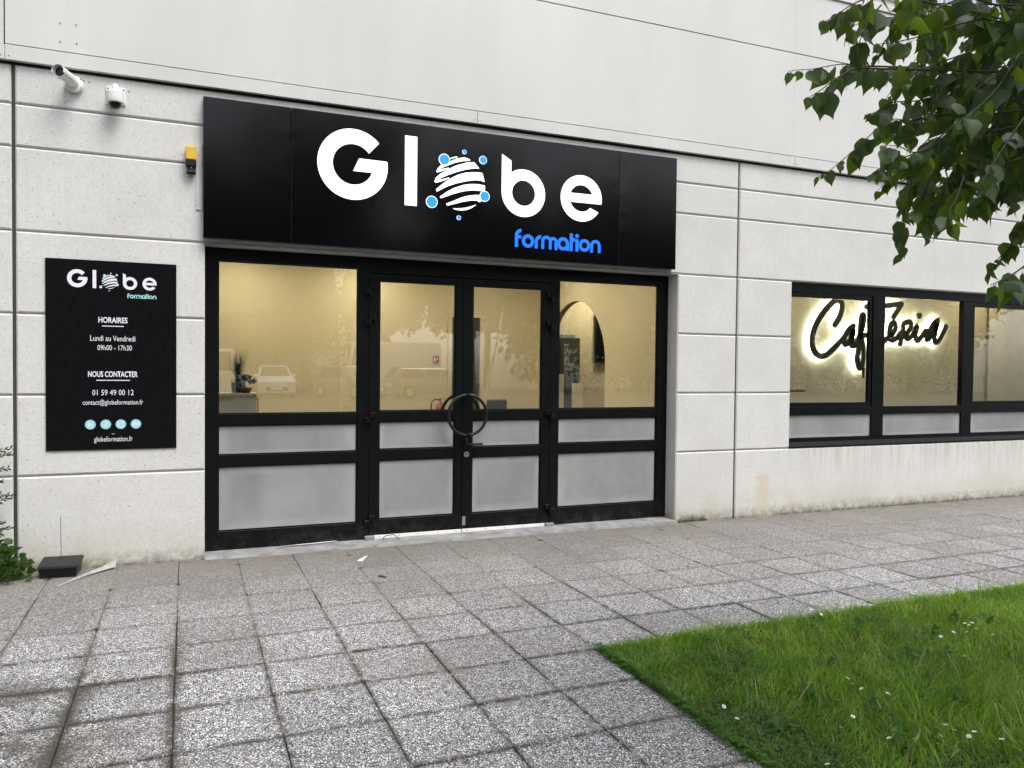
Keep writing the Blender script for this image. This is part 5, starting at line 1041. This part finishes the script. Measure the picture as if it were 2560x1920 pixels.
def car(name, label, loc, rz, L_, W_, belt, roof, prof, cab, paint, boxy=False):
    """prof: side outline of the lower body; cab: (bottom front, top front, top rear, bottom rear) along the length"""
    t = thing(name, label, 'van' if 'van' in name else 'truck' if 'truck' in name else 'car', (0, 0, 0), 'vehicles parked across the lawn')
    n_ = len(prof); b = MB(); ins = .07
    for s_, w_ in ((-1, W_ / 2 - ins), (-1, W_ / 2), (1, W_ / 2), (1, W_ / 2 - ins)):
        f_ = .93 if w_ < W_ / 2 else 1.0
        b.v += [((x - L_ / 2) * (f_ * .02 + .98), s_ * w_, .5 + (z - .5) * f_) for x, z in prof]
    for q in range(3):
        for k in range(n_): b.f.append((q * n_ + k, q * n_ + (k + 1) % n_, (q + 1) * n_ + (k + 1) % n_, (q + 1) * n_ + k))
    b.f += [tuple(range(n_ - 1, -1, -1)), tuple(3 * n_ + k for k in range(n_))]; smooth_by_angle(b.build('body', paint, t), 30)
    xb0, xt0, xt1, xb1 = [x - L_ / 2 for x in cab]; wb, wt = W_ / 2 - .03, W_ / 2 - (.08 if boxy else .20)
    cv = [(xb0, -wb, belt - .03), (xb0, wb, belt - .03), (xb1, wb, belt - .03), (xb1, -wb, belt - .03), (xt0, -wt, roof), (xt0, wt, roof), (xt1, wt, roof), (xt1, -wt, roof)]
    cf = [(0, 1, 5, 4), (1, 2, 6, 5), (2, 3, 7, 6), (3, 0, 4, 7), (4, 5, 6, 7)]; bm = bmesh.new(); vv = [bm.verts.new(v) for v in cv]; [bm.faces.new([vv[i] for i in f]) for f in cf]; bm.normal_update()
    bmesh.ops.bevel(bm, geom=[e for e in bm.edges if all(v.co.z > belt for v in e.verts) or abs(e.verts[0].co.z - e.verts[1].co.z) > .2], offset=.07, segments=3, affect='EDGES'); me = bpy.data.meshes.new('cabin'); bm.to_mesh(me); bm.free(); me.materials.append(paint); o = bpy.data.objects.new('cabin', me); COL.objects.link(o); o.parent = t
    def pane(i0, i1, i2, i3, u0, u1, v0, v1, nm):
        A, B, C_, D = [Vector(cv[i]) for i in (i0, i1, i2, i3)]; nrm = (D - A).cross(B - A).normalized(); P_ = lambda u, v: (A.lerp(B, u)).lerp(D.lerp(C_, u), v) + nrm * .012
        MB().quad(P_(u0, v0), P_(u1, v0), P_(u1, v1), P_(u0, v1)).build(nm, M['car_glass'], t)
    pane(0, 1, 5, 4, .07, .93, .12, .90, 'windscreen'); pane(2, 3, 7, 6, .09, .91, .16, .88, 'rear_window')
    if not boxy:
        for a in ((1, 2, 6, 5), (3, 0, 4, 7)):
            pane(*a, .10, .47, .12, .88, 'side_window'); pane(*a, .52, .88, .12, .88, 'side_window')
    else:
        pane(1, 2, 6, 5, .03, .22, .20, .85, 'side_window'); pane(3, 0, 4, 7, .78, .97, .20, .85, 'side_window')
    for wx in (L_ * .19 - L_ / 2, L_ * .80 - L_ / 2):
        for s_ in (-1, 1):
            wh = MB().lathe([(.20, -.10), (.30, -.10), (.32, -.06), (.32, .06), (.30, .10), (.20, .10)], (wx, s_ * (W_ / 2 - .10), .32), (0, 1, 0), 22).build('wheel', M['tyre'], t, smooth=False); MB().lathe([(.19, -.115), (.05, -.118), (.02, -.12)] if s_ < 0 else [(.19, .115), (.05, .118), (.02, .12)], (wx, s_ * (W_ / 2 - .10), .32), (0, 1, 0), 18).build('rim', M['steel'], wh)
    for s_ in (-1, 1):
        MB().bbox(-L_ / 2 - .02, -L_ / 2 + .16, s_ * W_ * .36 - .16, s_ * W_ * .36 + .16, .62, .76, .02).build('headlight', M['lamp_clear'], t); MB().bbox(L_ / 2 - .12, L_ / 2 + .012, s_ * W_ * .42 - .08, s_ * W_ * .42 + .08, .72, .95, .02).build('tail_light', M['red'], t)
        MB().bbox(xb0 + .30, xb0 + .46, s_ * (W_ / 2 + .02) - .09, s_ * (W_ / 2 + .02) + .09, belt + .02, belt + .15, .02).build('mirror', paint, t)
    MB().bbox(-L_ / 2 - .015, -L_ / 2 + .02, -W_ * .30, W_ * .30, .36, .54, .01).build('grille', M['tyre'], t); MB().box(-L_ / 2 - .022, -L_ / 2 - .016, -.26, .26, .42, .52).build('number_plate', M['white_print'], t)
    t.location = loc; t.rotation_euler.z = R(rz); return t
hat = [(.0, .30), (.02, .62), (.12, .78), (.95, .98), (3.75, 1.02), (3.92, .95), (3.98, .60), (3.95, .28), (3.5, .20), (.45, .20)]
est = [(.0, .30), (.02, .60), (.15, .74), (1.25, .95), (4.45, 1.02), (4.62, .95), (4.68, .55), (4.6, .28), (4.2, .20), (.5, .20)]
vanp = [(.0, .30), (.02, .70), (.12, .95), (.85, 1.12), (4.85, 1.18), (4.9, .9), (4.9, .30), (4.4, .22), (.5, .22)]
car('white_hatchback', 'small white hatchback seen head-on, mirrored left of the plant', (3.85, -31, .30), -90, 3.98, 1.66, .98, 1.52, hat, (.75, 1.45, 3.45, 3.9), M['car_white'])
car('white_van', 'white van tail mirrored at the left end of the glass', (1.05, -30.5, .30), 90, 4.9, 1.95, 1.14, 2.25, vanp, (.75, 1.35, 4.82, 4.88), M['car_white'], True)
car('dark_hatchback', 'dark hatchback parked askew beside the white hatchback', (7.3, -29.5, .30), -118, 4.0, 1.72, .97, 1.55, hat, (.75, 1.5, 3.4, 3.85), M['car_silver'])
car('silver_estate', 'silver estate car parked sideways before the box truck', (11.3, -29.5, .30), 178, 4.68, 1.78, .97, 1.50, est, (1.05, 1.85, 4.15, 4.6), M['car_silver'])
tr_ = car('box_truck', 'white box truck behind the silver estate car', (10.6, -35.5, .30), 0, 5.6, 2.1, 1.3, 2.9, [(.0, .35), (.02, .8), (.1, 1.2), (.6, 1.35), (5.5, 1.38), (5.6, 1.3), (5.6, .4), (5.1, .3), (.5, .3)], (.25, .55, 5.55, 5.58), M['car_white'], True)
